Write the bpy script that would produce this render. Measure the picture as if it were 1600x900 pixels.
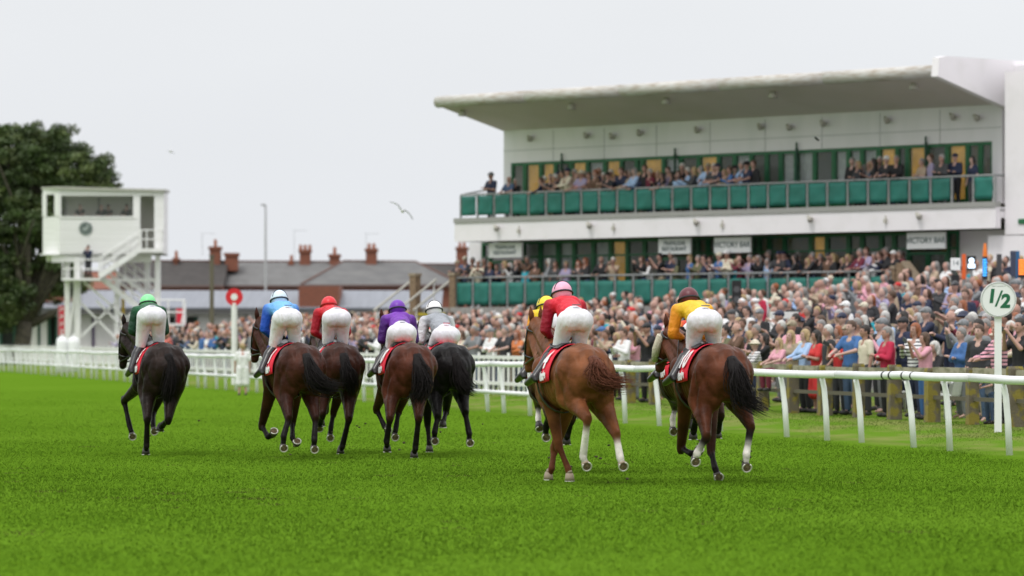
import bpy, bmesh, math, random
import numpy as np
from mathutils import Vector, Matrix
R = math.radians
random.seed(7); rng = np.random.default_rng(7)
for o in list(bpy.data.objects): bpy.data.objects.remove(o)
scene = bpy.context.scene
col = scene.collection
# ------------------------------------------------------------------ camera
F = 6500.0; HY = 528.0; HC = 1.65           # focal length in px of a 1600 px frame, horizon row, eye height
cam = bpy.data.cameras.new('camera'); camo = bpy.data.objects.new('camera', cam); col.objects.link(camo)
camo.location = (0, 0, HC); camo.rotation_euler = (R(90), 0, 0)
cam.sensor_width = 36; cam.lens = F*36/1600; cam.shift_y = (HY-450)/1600
cam.clip_start = 1; cam.clip_end = 9000
cam.dof.use_dof = True; cam.dof.focus_distance = 53; cam.dof.aperture_fstop = 2.3
scene.camera = camo
# ------------------------------------------------------------------ overcast sky and soft sun
SUN_EL, SUN_AZ = 60, -150
world = bpy.data.worlds.new('World'); scene.world = world; world.use_nodes = True
nt = world.node_tree; N = nt.nodes; L = nt.links; N.clear()
out = N.new('ShaderNodeOutputWorld'); bg = N.new('ShaderNodeBackground')
sky = N.new('ShaderNodeTexSky'); sky.sky_type = 'NISHITA'; sky.sun_disc = False
sky.sun_elevation = R(SUN_EL); sky.sun_rotation = R(SUN_AZ); sky.dust_density = 4
tc = N.new('ShaderNodeTexCoord'); sep = N.new('ShaderNodeSeparateXYZ'); L.new(tc.outputs['Generated'], sep.inputs[0])
ramp = N.new('ShaderNodeValToRGB'); L.new(sep.outputs['Z'], ramp.inputs[0])     # cloud deck: brighter towards the zenith
cr = ramp.color_ramp
cr.elements[0].position = 0.0; cr.elements[0].color = (.80, .825, .865, 1)
cr.elements[1].position = 1.0; cr.elements[1].color = (1.75, 1.75, 1.80, 1)
e = cr.elements.new(0.12); e.color = (.885, .905, .925, 1)
e = cr.elements.new(0.35); e.color = (1.2, 1.2, 1.23, 1)
ns = N.new('ShaderNodeTexNoise'); ns.inputs['Scale'].default_value = 3.0; ns.inputs['Detail'].default_value = 5
mp = N.new('ShaderNodeMapping'); mp.inputs['Scale'].default_value = (1, 1, 3); L.new(tc.outputs['Generated'], mp.inputs[0]); L.new(mp.outputs[0], ns.inputs['Vector'])
mr = N.new('ShaderNodeMapRange'); mr.inputs['To Min'].default_value = .90*10; mr.inputs['To Max'].default_value = 1.08*10; L.new(ns.outputs['Fac'], mr.inputs['Value'])
mul = N.new('ShaderNodeVectorMath'); mul.operation = 'SCALE'; L.new(ramp.outputs[0], mul.inputs[0]); L.new(mr.outputs[0], mul.inputs['Scale'])
mix = N.new('ShaderNodeMix'); mix.data_type = 'RGBA'; mix.inputs[0].default_value = .985
L.new(sky.outputs[0], mix.inputs[6]); L.new(mul.outputs[0], mix.inputs[7]); L.new(mix.outputs[2], bg.inputs[0])
bg.inputs[1].default_value = .1; L.new(bg.outputs[0], out.inputs[0])
sun = bpy.data.lights.new('sun', 'SUN'); sun.energy = 1.35; sun.angle = R(14); sun.color = (1, .97, .93)
suno = bpy.data.objects.new('sun', sun); col.objects.link(suno)
suno.rotation_euler = (R(90-SUN_EL), 0, R(-35)); suno.location = (0, 0, 60)
scene.view_settings.view_transform = 'Standard'; scene.view_settings.look = 'None'
scene.view_settings.exposure = 0.0; scene.view_settings.gamma = 1

# ------------------------------------------------------------------ helpers
def W(px, py, Y): return Vector(((px-800)/F*Y, Y, HC-(py-HY)/F*Y))
def tag(o, label=None, cat=None, group=None, kind=None):
    if label: o['label'] = label
    if cat: o['category'] = cat
    if group: o['group'] = group
    if kind: o['kind'] = kind
    return o
def empty(name, loc=(0,0,0), rz=0, label=None, cat=None, group=None):
    o = bpy.data.objects.new(name, None); col.objects.link(o); o.empty_display_size = .2
    o.location = loc; o.rotation_euler = (0, 0, rz); return tag(o, label, cat, group)
def link(name, me, parent=None, loc=(0,0,0), rz=0):
    o = bpy.data.objects.new(name, me); col.objects.link(o); o.parent = parent; o.location = loc; o.rotation_euler = (0,0,rz); return o

MATS = {}
def mat(name, c=(.5,.5,.5), rough=.6, noise=0, nscale=8, bump=0, bscale=40, spec=.5, c2=None, metal=0, emit=0, coat=0, sheen=0, alpha=1, use='flat', stretch=None, lo=.42, hi=.62):
    """use: flat | object (Object Info colour) | attr (vertex colour) | objattr (product)"""
    if name in MATS: return MATS[name]
    m = bpy.data.materials.new(name); m.use_nodes = True; nt = m.node_tree; n = nt.nodes; l = nt.links
    b = n['Principled BSDF']; b.inputs['Roughness'].default_value = rough; b.inputs['Metallic'].default_value = metal
    b.inputs['Specular IOR Level'].default_value = spec; b.inputs['Coat Weight'].default_value = coat; b.inputs['Sheen Weight'].default_value = sheen
    b.inputs['Alpha'].default_value = alpha
    tcn = n.new('ShaderNodeTexCoord'); src = tcn.outputs['Object']
    if stretch:
        mpn = n.new('ShaderNodeMapping'); mpn.inputs['Scale'].default_value = stretch; l.new(src, mpn.inputs[0]); src = mpn.outputs[0]
    if use == 'flat':
        v = n.new('ShaderNodeRGB'); v.outputs[0].default_value = (*c, 1); base = v.outputs[0]
    elif use == 'object':
        v = n.new('ShaderNodeObjectInfo'); base = v.outputs['Color']
    elif use == 'attr':
        v = n.new('ShaderNodeAttribute'); v.attribute_name = 'Col'; base = v.outputs['Color']
    else:
        v = n.new('ShaderNodeObjectInfo'); a = n.new('ShaderNodeAttribute'); a.attribute_name = 'Col'
        mx = n.new('ShaderNodeMix'); mx.data_type = 'RGBA'; mx.blend_type = 'MULTIPLY'; mx.inputs[0].default_value = 1
        l.new(v.outputs['Color'], mx.inputs[6]); l.new(a.outputs['Color'], mx.inputs[7]); base = mx.outputs[2]
    if c2 is not None or noise:
        t = n.new('ShaderNodeTexNoise'); t.inputs['Scale'].default_value = nscale; t.inputs['Detail'].default_value = 6; l.new(src, t.inputs['Vector'])
        g = n.new('ShaderNodeMapRange'); l.new(t.outputs['Fac'], g.inputs['Value']); g.inputs['From Min'].default_value = lo; g.inputs['From Max'].default_value = hi
        if c2 is not None:
            mx = n.new('ShaderNodeMix'); mx.data_type = 'RGBA'; l.new(g.outputs[0], mx.inputs[0]); l.new(base, mx.inputs[6]); mx.inputs[7].default_value = (*c2, 1); base = mx.outputs[2]
        else:
            g.inputs['From Min'].default_value = .3; g.inputs['From Max'].default_value = .7
            g.inputs['To Min'].default_value = 1-noise; g.inputs['To Max'].default_value = 1+noise
            mx = n.new('ShaderNodeVectorMath'); mx.operation = 'SCALE'; l.new(base, mx.inputs[0]); l.new(g.outputs[0], mx.inputs['Scale']); base = mx.outputs[0]
    l.new(base, b.inputs['Base Color'])
    if emit: l.new(base, b.inputs['Emission Color']); b.inputs['Emission Strength'].default_value = emit
    if bump:
        t = n.new('ShaderNodeTexNoise'); t.inputs['Scale'].default_value = bscale; t.inputs['Detail'].default_value = 4; l.new(src, t.inputs['Vector'])
        bn = n.new('ShaderNodeBump'); bn.inputs['Strength'].default_value = bump; bn.inputs['Distance'].default_value = .02
        l.new(t.outputs['Fac'], bn.inputs['Height']); l.new(bn.outputs[0], b.inputs['Normal'])
    MATS[name] = m; return m

class MB:
    def __init__(s): s.v = []; s.f = []; s.m = []
    def add(s, vs, fs, mi=0):
        o = len(s.v); s.v += [tuple(v) for v in vs]; s.f += [tuple(i+o for i in f) for f in fs]; s.m += [mi]*len(fs); return s
    def box(s, x0, x1, y0, y1, z0, z1, mi=0):
        return s.add([(x,y,z) for z in (z0,z1) for y in (y0,y1) for x in (x0,x1)], [(0,2,3,1),(4,5,7,6),(0,1,5,4),(2,6,7,3),(0,4,6,2),(1,3,7,5)], mi)
    def bar(s, a, b, w, h, mi=0):
        a = Vector(a); b = Vector(b); d = (b-a).normalized(); up = Vector((0,0,1)) if abs(d.z) < .95 else Vector((1,0,0))
        x = d.cross(up).normalized(); y = x.cross(d).normalized()
        vs = [p+x*sx*w/2+y*sy*h/2 for p in (a,b) for sx,sy in ((-1,-1),(1,-1),(1,1),(-1,1))]
        return s.add(vs, [(3,2,1,0),(4,5,6,7),(0,1,5,4),(1,2,6,5),(2,3,7,6),(3,0,4,7)], mi)
    def path(s, pts, rad, n=8, mi=0, sy=1):
        pts = [Vector(p) for p in pts]; rings = []
        if not hasattr(rad, '__len__'): rad = [rad]*len(pts)
        px = None
        for i, p in enumerate(pts):
            d = (pts[min(i+1, len(pts)-1)]-pts[max(i-1, 0)])
            d = d.normalized() if d.length > 1e-9 else Vector((0,0,1))
            if px is None:
                up = Vector((0,0,1)) if abs(d.z) < .9 else Vector((1,0,0)); x = d.cross(up).normalized()
            else: x = (px-d*px.dot(d)).normalized()
            px = x; y = x.cross(d)
            rings.append([p+x*math.cos(t)*rad[i]+y*math.sin(t)*rad[i]*sy for t in [2*math.pi*k/n for k in range(n)]])
        vs = [v for r_ in rings for v in r_]
        fs = [(i*n+k, i*n+(k+1)%n, (i+1)*n+(k+1)%n, (i+1)*n+k) for i in range(len(pts)-1) for k in range(n)]
        fs += [tuple(range(n-1, -1, -1)), tuple((len(pts)-1)*n+k for k in range(n))]
        return s.add(vs, fs, mi)
    def disc(s, c, nrm, r0, r1, th, n=32, mi=0):
        """washer (r0 may be 0) of thickness th centred on c"""
        c = Vector(c); nrm = Vector(nrm).normalized(); up = Vector((0,0,1)) if abs(nrm.z) < .9 else Vector((1,0,0))
        x = nrm.cross(up).normalized(); y = nrm.cross(x)
        def ring(r, off): return [c+nrm*off+(x*math.cos(t)+y*math.sin(t))*r for t in [2*math.pi*k/n for k in range(n)]]
        if r0 <= 0:
            vs = ring(r1, -th/2)+ring(r1, th/2)
            fs = [(k,(k+1)%n,n+(k+1)%n,n+k) for k in range(n)]+[tuple(range(n-1,-1,-1)), tuple(range(n,2*n))]
        else:
            vs = ring(r0,-th/2)+ring(r1,-th/2)+ring(r1,th/2)+ring(r0,th/2)
            fs = [(a*n+k, a*n+(k+1)%n, ((a+1)%4)*n+(k+1)%n, ((a+1)%4)*n+k) for a in range(4) for k in range(n)]
        return s.add(vs, fs, mi)
    def ball(s, c, r, nu=12, nv=8, mi=0, rot=None):
        if not hasattr(r, '__len__'): r = (r,r,r)
        vs = []; c = Vector(c)
        for j in range(nv+1):
            t = math.pi*j/nv
            for k in range(nu):
                p = 2*math.pi*k/nu; w = Vector((r[0]*math.sin(t)*math.cos(p), r[1]*math.sin(t)*math.sin(p), r[2]*math.cos(t)))
                if rot is not None: w = rot @ w
                vs.append(c+w)
        return s.add(vs, [(j*nu+k,(j+1)*nu+k,(j+1)*nu+(k+1)%nu,j*nu+(k+1)%nu) for j in range(nv) for k in range(nu)], mi)
    def mesh(s, name, mats, smooth=False):
        me = bpy.data.meshes.new(name); me.from_pydata(s.v, [], s.f)
        for m in (mats if isinstance(mats, (list, tuple)) else [mats]): me.materials.append(m)
        if any(s.m): me.polygons.foreach_set('material_index', s.m)
        if smooth: me.polygons.foreach_set('use_smooth', [True]*len(s.f))
        me.update(); return me
    def build(s, name, mats, parent=None, smooth=False, loc=(0,0,0), rz=0):
        return link(name, s.mesh(name, mats, smooth), parent, loc, rz)
def clean(me):
    bm = bmesh.new(); bm.from_mesh(me); bmesh.ops.remove_doubles(bm, verts=bm.verts, dist=1e-5)
    bmesh.ops.recalc_face_normals(bm, faces=bm.faces); bm.to_mesh(me); bm.free()

# tapered capsules and ellipsoids fused into one continuous skin
def caps(a, ra, b, rb, n=14):
    a = np.array(a, float); b = np.array(b, float); d = b-a; Ln = np.linalg.norm(d)
    if Ln < 1e-6: d = np.array([0,0,1.]); Ln = 1e-6
    d = d/Ln; up = np.array([0,0,1.]) if abs(d[2]) < .9 else np.array([1.,0,0]); x = np.cross(d, up); x /= np.linalg.norm(x); y = np.cross(x, d)
    rings = []
    for k in range(5):
        t = math.pi/2*(k/4); rings.append((a-d*ra*math.cos(t), max(ra*math.sin(t), 1e-4)))
    for k in range(5):
        t = math.pi/2*(1-k/4); rings.append((b+d*rb*math.cos(t), max(rb*math.sin(t), 1e-4)))
    th = np.arange(n)*2*math.pi/n
    vs = np.concatenate([c+np.outer(np.cos(th), x)*r+np.outer(np.sin(th), y)*r for c, r in rings])
    fs = [(i*n+k, i*n+(k+1)%n, (i+1)*n+(k+1)%n, (i+1)*n+k) for i in range(len(rings)-1) for k in range(n)]
    fs += [tuple(range(n-1,-1,-1)), tuple((len(rings)-1)*n+k for k in range(n))]
    return vs, fs
def fuse(name, prims, mats, voxel=.02, smooth=4, cols=None, colfn=None):
    """prims: (a, ra, b, rb[, tag]) capsules or ('e', c, (rx,ry,rz), rotation or None[, tag]) ellipsoids"""
    mb = MB(); segs = []
    for p in prims:
        if p[0] == 'e':
            mb.ball(p[1], p[2], 18, 12, rot=p[3]); segs.append((p[1], p[1], max(p[2])*.8, p[4] if len(p) > 4 else None))
        else:
            vs, fs = caps(*p[:4]); mb.add(vs, fs); segs.append((p[0], p[2], (p[1]+p[3])/2, p[4] if len(p) > 4 else None))
    me0 = mb.mesh('tmp', []); ob = bpy.data.objects.new('tmp', me0); col.objects.link(ob)
    clean(me0)
    md = ob.modifiers.new('r', 'REMESH'); md.mode = 'VOXEL'; md.voxel_size = voxel; md.use_smooth_shade = True
    if smooth:
        sm = ob.modifiers.new('s', 'SMOOTH'); sm.factor = .5; sm.iterations = smooth
    dg = bpy.context.evaluated_depsgraph_get(); dg.update()
    me = bpy.data.meshes.new_from_object(ob.evaluated_get(dg)); me.name = name
    bpy.data.objects.remove(ob); bpy.data.meshes.remove(me0)
    me.materials.clear()
    for m in (mats if isinstance(mats, (list, tuple)) else [mats]): me.materials.append(m)
    me.polygons.foreach_set('use_smooth', [True]*len(me.polygons))
    if cols is not None or colfn is not None:
        P = np.empty(len(me.vertices)*3, np.float32); me.vertices.foreach_get('co', P); P = P.reshape(-1, 3)
        if cols is not None:
            best = np.full(len(P), 1e9); C = np.ones((len(P), 4), np.float32); wsum = np.zeros(len(P)); acc = np.zeros((len(P), 3))
            for a, b, r, tg in segs:
                if tg is None or tg not in cols: continue
                a = np.array(a, float); b = np.array(b, float); ab = b-a; dd = ab@ab
                t = np.clip(((P-a)@ab)/dd, 0, 1) if dd > 1e-9 else np.zeros(len(P))
                d = np.linalg.norm(P-(a+np.outer(t, ab)), axis=1)-r
                w = np.exp(-d/.014); wsum += w; acc += w[:, None]*np.array(cols[tg])[None, :3]
            C[:, :3] = acc/np.maximum(wsum, 1e-30)[:, None]
        else: C = colfn(P)
        at = me.color_attributes.new('Col', 'FLOAT_COLOR', 'POINT'); at.data.foreach_set('color', C.astype(np.float32).ravel())
    return me
def text_mesh(s, size, mat_, depth=0, bold=0, shear=0, align='CENTER', space=1):
    cu = bpy.data.curves.new('t', 'FONT'); cu.body = s; cu.size = size; cu.extrude = depth; cu.align_x = align; cu.align_y = 'CENTER'; cu.offset = bold; cu.shear = shear; cu.space_line = space
    cu.resolution_u = 3
    ob = bpy.data.objects.new('t', cu); col.objects.link(ob); dg = bpy.context.evaluated_depsgraph_get(); dg.update()
    me = bpy.data.meshes.new_from_object(ob.evaluated_get(dg)); bpy.data.objects.remove(ob); me.materials.clear(); me.materials.append(mat_); me.name = 'lettering'
    return me
def xform(me, M):
    me.transform(M); return me
# ------------------------------------------------------------------ track frame: the running rail and the crowd fence run parallel
D = Vector((-math.sin(R(12.3)), math.cos(R(12.3)))); NQ = Vector((math.cos(R(12.3)), math.sin(R(12.3))))
R0 = Vector((6.91, 58.3))
def qof(x, y): return (x-R0.x)*NQ.x+(y-R0.y)*NQ.y
# ------------------------------------------------------------------ grandstand frame: u along the front, d outwards
C0 = Vector((-1.8, 147.7)); C1 = Vector((15.04, 129.6)); E = (C1-C0).normalized(); NO = Vector((E.y, -E.x))
if NO.y > 0: NO = -NO
def FU(px, d):
    k = (px-800)/F; b = C0+NO*d
    return (k*b.y-b.x)/(E.x-k*E.y)
def FZ(px, py, d):
    u = FU(px, d); Y = C0.y+NO.y*d+E.y*u; return HC-(py-HY)/F*Y
def FW(u, d): p = C0+E*u+NO*d; return p
def ud(x, y): v = Vector((x,y))-C0; return v.dot(E), v.dot(NO)
def sst(t): t = max(0, min(1, t)); return t*t*(3-2*t)
def gh(x, y):
    q = qof(x, y); h = .17*sst(q/3.2)
    if q > 4.9: h += .125*(q-4.9)
    u, d = ud(x, y)
    h = min(h, .9+.35*sst((u+3)/4)+.25*sst(u/20)+1.1*sst((u-20.3)/3)*sst((11-d)/8) if y < 175 else .9)
    if y > 175: h = min(h, .9*max(0, 1-(y-175)/60)+.17*sst(q/3.2))
    return h
# ------------------------------------------------------------------ ground
def ground_mat():
    m = bpy.data.materials.new('turf'); m.use_nodes = True; n = m.node_tree.nodes; l = m.node_tree.links; b = n['Principled BSDF']; b.inputs['Roughness'].default_value = .85
    b.inputs['Specular IOR Level'].default_value = 0
    tcn = n.new('ShaderNodeTexCoord')
    mp = n.new('ShaderNodeMapping'); mp.inputs['Rotation'].default_value = (0, 0, R(-12.3)); l.new(tcn.outputs['Object'], mp.inputs[0])
    def noise(scale, sx=1, sy=1, det=4):
        k = n.new('ShaderNodeMapping'); k.inputs['Scale'].default_value = (sx, sy, 1); l.new(mp.outputs[0], k.inputs[0])
        t = n.new('ShaderNodeTexNoise'); t.inputs['Scale'].default_value = scale; t.inputs['Detail'].default_value = det; l.new(k.outputs[0], t.inputs['Vector']); return t.outputs['Fac']
    def rng_(v, a, b2): g = n.new('ShaderNodeMapRange'); g.inputs['From Min'].default_value = a; g.inputs['From Max'].default_value = b2; l.new(v, g.inputs['Value']); return g.outputs[0]
    def mixc(f, c1, c2):
        x = n.new('ShaderNodeMix'); x.data_type = 'RGBA'; l.new(f, x.inputs[0])
        for i, c in ((6, c1), (7, c2)):
            if isinstance(c, tuple): x.inputs[i].default_value = (*c, 1)
            else: l.new(c, x.inputs[i])
        return x.outputs[2]
    c = mixc(rng_(noise(.25, 1, .5), .35, .65), (.088, .18, .012), (.106, .205, .016))
    c = mixc(rng_(noise(9, 1, .3, 8), .4, .75), c, (.085, .17, .009))
    # verge beyond the running rail: drier, then worn tarmac where the crowd stands
    sx = n.new('ShaderNodeSeparateXYZ'); l.new(mp.outputs[0], sx.inputs[0])
    nq = n.new('ShaderNodeAttribute'); nq.attribute_name = 'Q'
    verge = mixc(rng_(noise(1.2, 1, .4, 6), .42, .62), (.10, .19, .018), (.17, .2, .055))
    c = mixc(rng_(nq.outputs['Fac'], -.3, .6), c, verge)
    c = mixc(rng_(nq.outputs['Fac'], 6.5, 8), c, (.16, .155, .15))
    l.new(c, b.inputs['Base Color']); return m
TURF = ground_mat()
xs = np.concatenate([np.linspace(-2500, -60, 14), np.arange(-58, 58, 1.5), np.linspace(60, 2500, 14)])
ys = np.concatenate([np.linspace(-60, 20, 6), np.arange(22, 232, 1.5), np.linspace(240, 6000, 24)])
nx, ny = len(xs), len(ys)
vs = [(x, y, gh(x, y) if (abs(x) < 59 and 20 < y < 236) else (gh(x,y) if y < 20 and abs(x) < 59 else 0)) for y in ys for x in xs]
fs = [(j*nx+i, j*nx+i+1, (j+1)*nx+i+1, (j+1)*nx+i) for j in range(ny-1) for i in range(nx-1)]
me = bpy.data.meshes.new('ground'); me.from_pydata(vs, [], fs); me.materials.append(TURF)
at = me.attributes.new('Q', 'FLOAT', 'POINT'); at.data.foreach_set('value', [qof(v[0], v[1]) for v in vs])
me.polygons.foreach_set('use_smooth', [True]*len(fs))
tag(link('ground', me), 'green racecourse turf with paved crowd area', 'ground', kind='structure')

# grass blades on the turf
def grass():
    V = []; 
    for y0 in np.arange(26, 130, 1.0):
        w = 880/F*(y0+.5); n = int(2*w*800*math.exp(-max(0, y0-45)/26))
        Y = rng.uniform(y0, y0+1, n); X = rng.uniform(-1, 1, n)*w
        V.append(np.stack([X, Y], 1))
    P = np.concatenate(V); Q = (P[:,0]-R0.x)*NQ.x+(P[:,1]-R0.y)*NQ.y
    P = P[Q < 4.4]; Q = Q[Q < 4.4]; n = len(P)
    patch = .5+.5*np.sin(P[:,0]*.9+np.sin(P[:,1]*.7)*1.3)*np.sin(P[:,1]*.35+P[:,0]*.4)
    H = rng.uniform(.010, .027, n)*(.8+.4*patch); H[Q > .3] *= .85
    wd = rng.uniform(.003, .007, n); a = rng.uniform(0, math.pi, n)
    Z = .17*np.clip(Q/3.2, 0, 1)**2*(3-2*np.clip(Q/3.2, 0, 1))
    base = np.stack([P[:,0], P[:,1], Z-.004], 1)
    dx = np.stack([np.cos(a)*wd, np.sin(a)*wd, np.zeros(n)], 1)
    tip = base+np.stack([rng.normal(0, .018, n), rng.normal(0, .018, n), H], 1)
    vv = np.stack([base-dx, base+dx, tip], 1).reshape(-1, 3)
    me = bpy.data.meshes.new('grass'); me.vertices.add(3*n); me.vertices.foreach_set('co', vv.astype(np.float32).ravel())
    me.loops.add(3*n); me.loops.foreach_set('vertex_index', np.arange(3*n, dtype=np.int32))
    me.polygons.add(n); me.polygons.foreach_set('loop_start', np.arange(0, 3*n, 3, dtype=np.int32)); me.update(calc_edges=True)
    g = rng.uniform(.95, 1.05, n)
    c = np.stack([.098*g, .198*g, .014*g, np.ones(n)], 1)
    dry = (Q > .2) & (rng.random(n) < .45); c[dry, :3] = np.array([.22, .27, .08])*g[dry, None]
    odd = rng.random(n) < .025; c[odd, :3] *= np.array([1.5, 1.2, 1.3])
    for _ in range(90):      # hoof scuffs showing soil
        sy = rng.uniform(34, 80); sx = rng.uniform(-1, .8)*880/F*sy*.9; rr_ = rng.uniform(.06, .2); msk = ((P[:,0]-sx)**2+((P[:,1]-sy)*.6)**2 < rr_*rr_) & (rng.random(n) < .75); c[msk, :3] = np.array([.085,.075,.03])*g[msk, None]
    # mown bands run along the course
    band = .5+.5*np.sin(Q*1.05+.6*np.sin(P[:,1]*.12)); c[:, :3] *= (.93+.14*band)[:, None]
    yy = P[:,1]+.25*np.sin(P[:,0]*.8)+.4*np.sin(P[:,0]*.23+1)
    streak = np.sin(yy*1.9)*.5+np.sin(yy*4.3+P[:,0]*.15)*.3+np.sin(yy*.83+2)*.5; c[:, :3] *= (1+.075*streak)[:, None]
    C = np.repeat(c, 3, 0).astype(np.float32)
    at = me.color_attributes.new('Col', 'FLOAT_COLOR', 'POINT'); at.data.foreach_set('color', C.ravel())
    nrm = np.repeat(np.stack([rng.normal(0,.12,n), rng.normal(-.05,.12,n), np.ones(n)],1), 3, 0); nrm /= np.linalg.norm(nrm,axis=1)[:,None]; me.polygons.foreach_set('use_smooth', [True]*n); me.normals_split_custom_set(nrm.tolist())
    m = mat('grass_blade', use='attr', rough=.9, spec=0)
    nt = m.node_tree; b = nt.nodes['Principled BSDF']; tr = nt.nodes.new('ShaderNodeBsdfTranslucent'); mx = nt.nodes.new('ShaderNodeMixShader'); mx.inputs[0].default_value = .45
    at_ = [x for x in nt.nodes if x.type == 'ATTRIBUTE'][0]; nt.links.new(at_.outputs['Color'], tr.inputs[0])
    o_ = [x for x in nt.nodes if x.type == 'OUTPUT_MATERIAL'][0]; nt.links.new(b.outputs[0], mx.inputs[1]); nt.links.new(tr.outputs[0], mx.inputs[2]); nt.links.new(mx.outputs[0], o_.inputs[0])
    me.materials.append(m); tag(link('grass', me), 'short bright green grass covering the course', 'grass', kind='stuff')
grass()

# ------------------------------------------------------------------ common materials
WHITE = mat('white_paint', (.78, .78, .77), .45, c2=(.62, .62, .58), nscale=2.5, lo=.5, hi=.85)
CLAD = mat('white_cladding', (.80, .77, .80), .5, c2=(.66, .665, .665), nscale=.8, lo=.45, hi=.8, stretch=(1, 1, .25))
CLADL = mat('white_cladding_pale', (.84, .81, .83), .5, c2=(.77, .745, .75), nscale=1.5, lo=.5, hi=.8)
GREEN = mat('green_frame', (.012, .135, .05), .4, noise=.2)
DGREEN = mat('dark_green', (.01, .06, .035), .5)
TEAL = mat('teal_banner', (.014, .165, .13), .6, c2=(.010, .13, .10), nscale=1.3, bump=.4, bscale=2.5)
GREY = mat('galvanised_rail', (.30, .31, .31), .5, metal=.3, noise=.15)
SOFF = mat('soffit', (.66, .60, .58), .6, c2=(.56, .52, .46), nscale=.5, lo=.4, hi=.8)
LIP = mat('weathered_lip', (.55, .54, .51), .7, c2=(.38, .33, .27), nscale=7, lo=.42, hi=.66, stretch=(.35, 1, 2.0))
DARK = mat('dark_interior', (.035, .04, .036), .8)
YEL = mat('yellow_curtain_glow', (.80, .46, .07), .8, noise=.25, nscale=2.2, emit=.22)  # curtain cloth emits light itself, standing in for lamplit rooms
SKYREF = mat('pale_sky_reflection', (.6, .64, .64), .7, noise=.2, nscale=3)  # pale sheets behind panes stand in for sky reflected in the glass
BLACK = mat('black_plastic', (.012, .012, .013), .4)
GLASS = mat('window_glass', (.27, .31, .29), .06, spec=.7, alpha=.22)
BRICK = mat('red_brick', (.24, .085, .05), .9, c2=(.17, .07, .045), nscale=14, lo=.4, hi=.6)
BROWN = mat('brown_brick', (.26, .18, .11), .9, c2=(.18, .125, .08), nscale=10, lo=.4, hi=.6)
TIMBER = mat('pale_timber', (.34, .31, .23), .85, c2=(.2, .19, .12), nscale=9, lo=.45, hi=.6, stretch=(.4, 1, 1), bump=.3)
MOSSY = mat('mossy_timber', (.13, .11, .075), .9, c2=(.22, .18, .03), nscale=5, lo=.47, hi=.56, bump=.5, bscale=30)

# ------------------------------------------------------------------ grandstand
ANG = math.atan2(E.y, E.x)
gs = empty('grandstand', (C0.x, C0.y, 0), ANG, 'long white two storey grandstand with tilted canopy roof and green balconies', 'grandstand')
def GB(mb, name, m, parent=None, smooth=False): return mb.build(name, m, parent or gs, smooth)
RW = 1.3
uL = FU(787, -RW); uR = FU(1565, -RW)
zTop = FZ(785, 208, -RW)
zFl2 = FZ(1300, 323, 0); zBandB = FZ(1100, 368, 0.1); zFl1 = FZ(1100, 428, 0)-1.05
zW2a, zW2b = zFl2+.03, FZ(1100, 241, -RW)
zW1a, zW1b = zFl1+.03, zBandB
print('GS', uL, uR, zTop, zFl2, zBandB, zFl1, zW2b)
dL = 1.9; zLb = FZ(1100, 137, dL)-.12; zLt = zLb+.40
# walls
mb = MB(); mb.box(uL, uR+.02, RW, RW+.25, zW2b, zTop+.9); GB(mb, 'wall', CLAD)
mb = MB(); mb.box(uL, uL+.25, RW+.26, 14, zFl2-.4, zTop+.9); GB(mb, 'wall', CLAD)
mb = MB(); mb.box(uL, FU(798, -RW), RW, RW+.25, zFl2, zW2b); GB(mb, 'wall', CLAD)
mb = MB(); mb.box(FU(1550, -RW), uR+.02, RW, RW+.25, zFl2, zW2b); GB(mb, 'wall', CLAD)
for k in range(1, 9):     # cladding joints
    u = uL+(uR-uL)*k/9; mb = MB(); mb.box(u-.012, u+.012, RW-.012, RW-.002, zW2b, zTop); GB(mb, 'cladding_joint', mat('joint', (.45,.46,.46), .6))
mb = MB(); mb.box(uL, uR, RW-.012, RW-.002, zW2b+.42, zW2b+.445); GB(mb, 'cladding_joint', MATS['joint'])
# canopy roof: soffit rises outwards, rounded weathered lip
o = .0
mb = MB(); U0, U1 = uL-.05, uR-.02
vs = [(U0, RW+.3, zTop), (U1, RW+.3, zTop), (U1, -dL+.15, zLb+.05), (U0, -dL+.15, zLb+.05), (U0, RW+.3, zTop+1.3), (U1, RW+.3, zTop+1.3), (U1, -dL+.15, zLt), (U0, -dL+.15, zLt)]
mb.add(vs, [(0,3,2,1)], 0); mb.add(vs, [(4,5,6,7),(0,4,7,3),(1,2,6,5),(0,1,5,4),(2,3,7,6)], 1); GB(mb, 'roof', [SOFF, CLAD])
mb = MB(); mb.box(U0, uR+9, RW+.3, 15, zTop+.9, zTop+1.3); GB(mb, 'roof_deck', CLAD)
for k in range(5):
    mb = MB(); a = U0+(U1-U0)*k/5; b = U0+(U1-U0)*(k+1)/5-.012
    mb.path([(a, -dL+.1, zLb+.2), (b, -dL+.1, zLb+.2)], .205, 20); GB(mb, 'roof_lip', LIP, smooth=True)
# end fin of the roof
mb = MB(); zF = FZ(1480, 86, dL)
pf = [(-dL-.12, zLb+.02), (-dL-.05, zF-.06), (-dL+.3, zF), (RW+9, zF), (RW+9, zTop-.05), (RW, zTop-.05)]
vs = [(uR-.02, y, z) for y, z in pf]+[(uR+.25, y, z) for y, z in pf]; n_ = len(pf)
mb.add(vs, [tuple(range(n_)), tuple(range(2*n_-1, n_-1, -1))]+[(i,(i+1)%n_,n_+(i+1)%n_,n_+i) for i in range(n_)]); GB(mb, 'roof_fin', CLADL)
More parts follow.
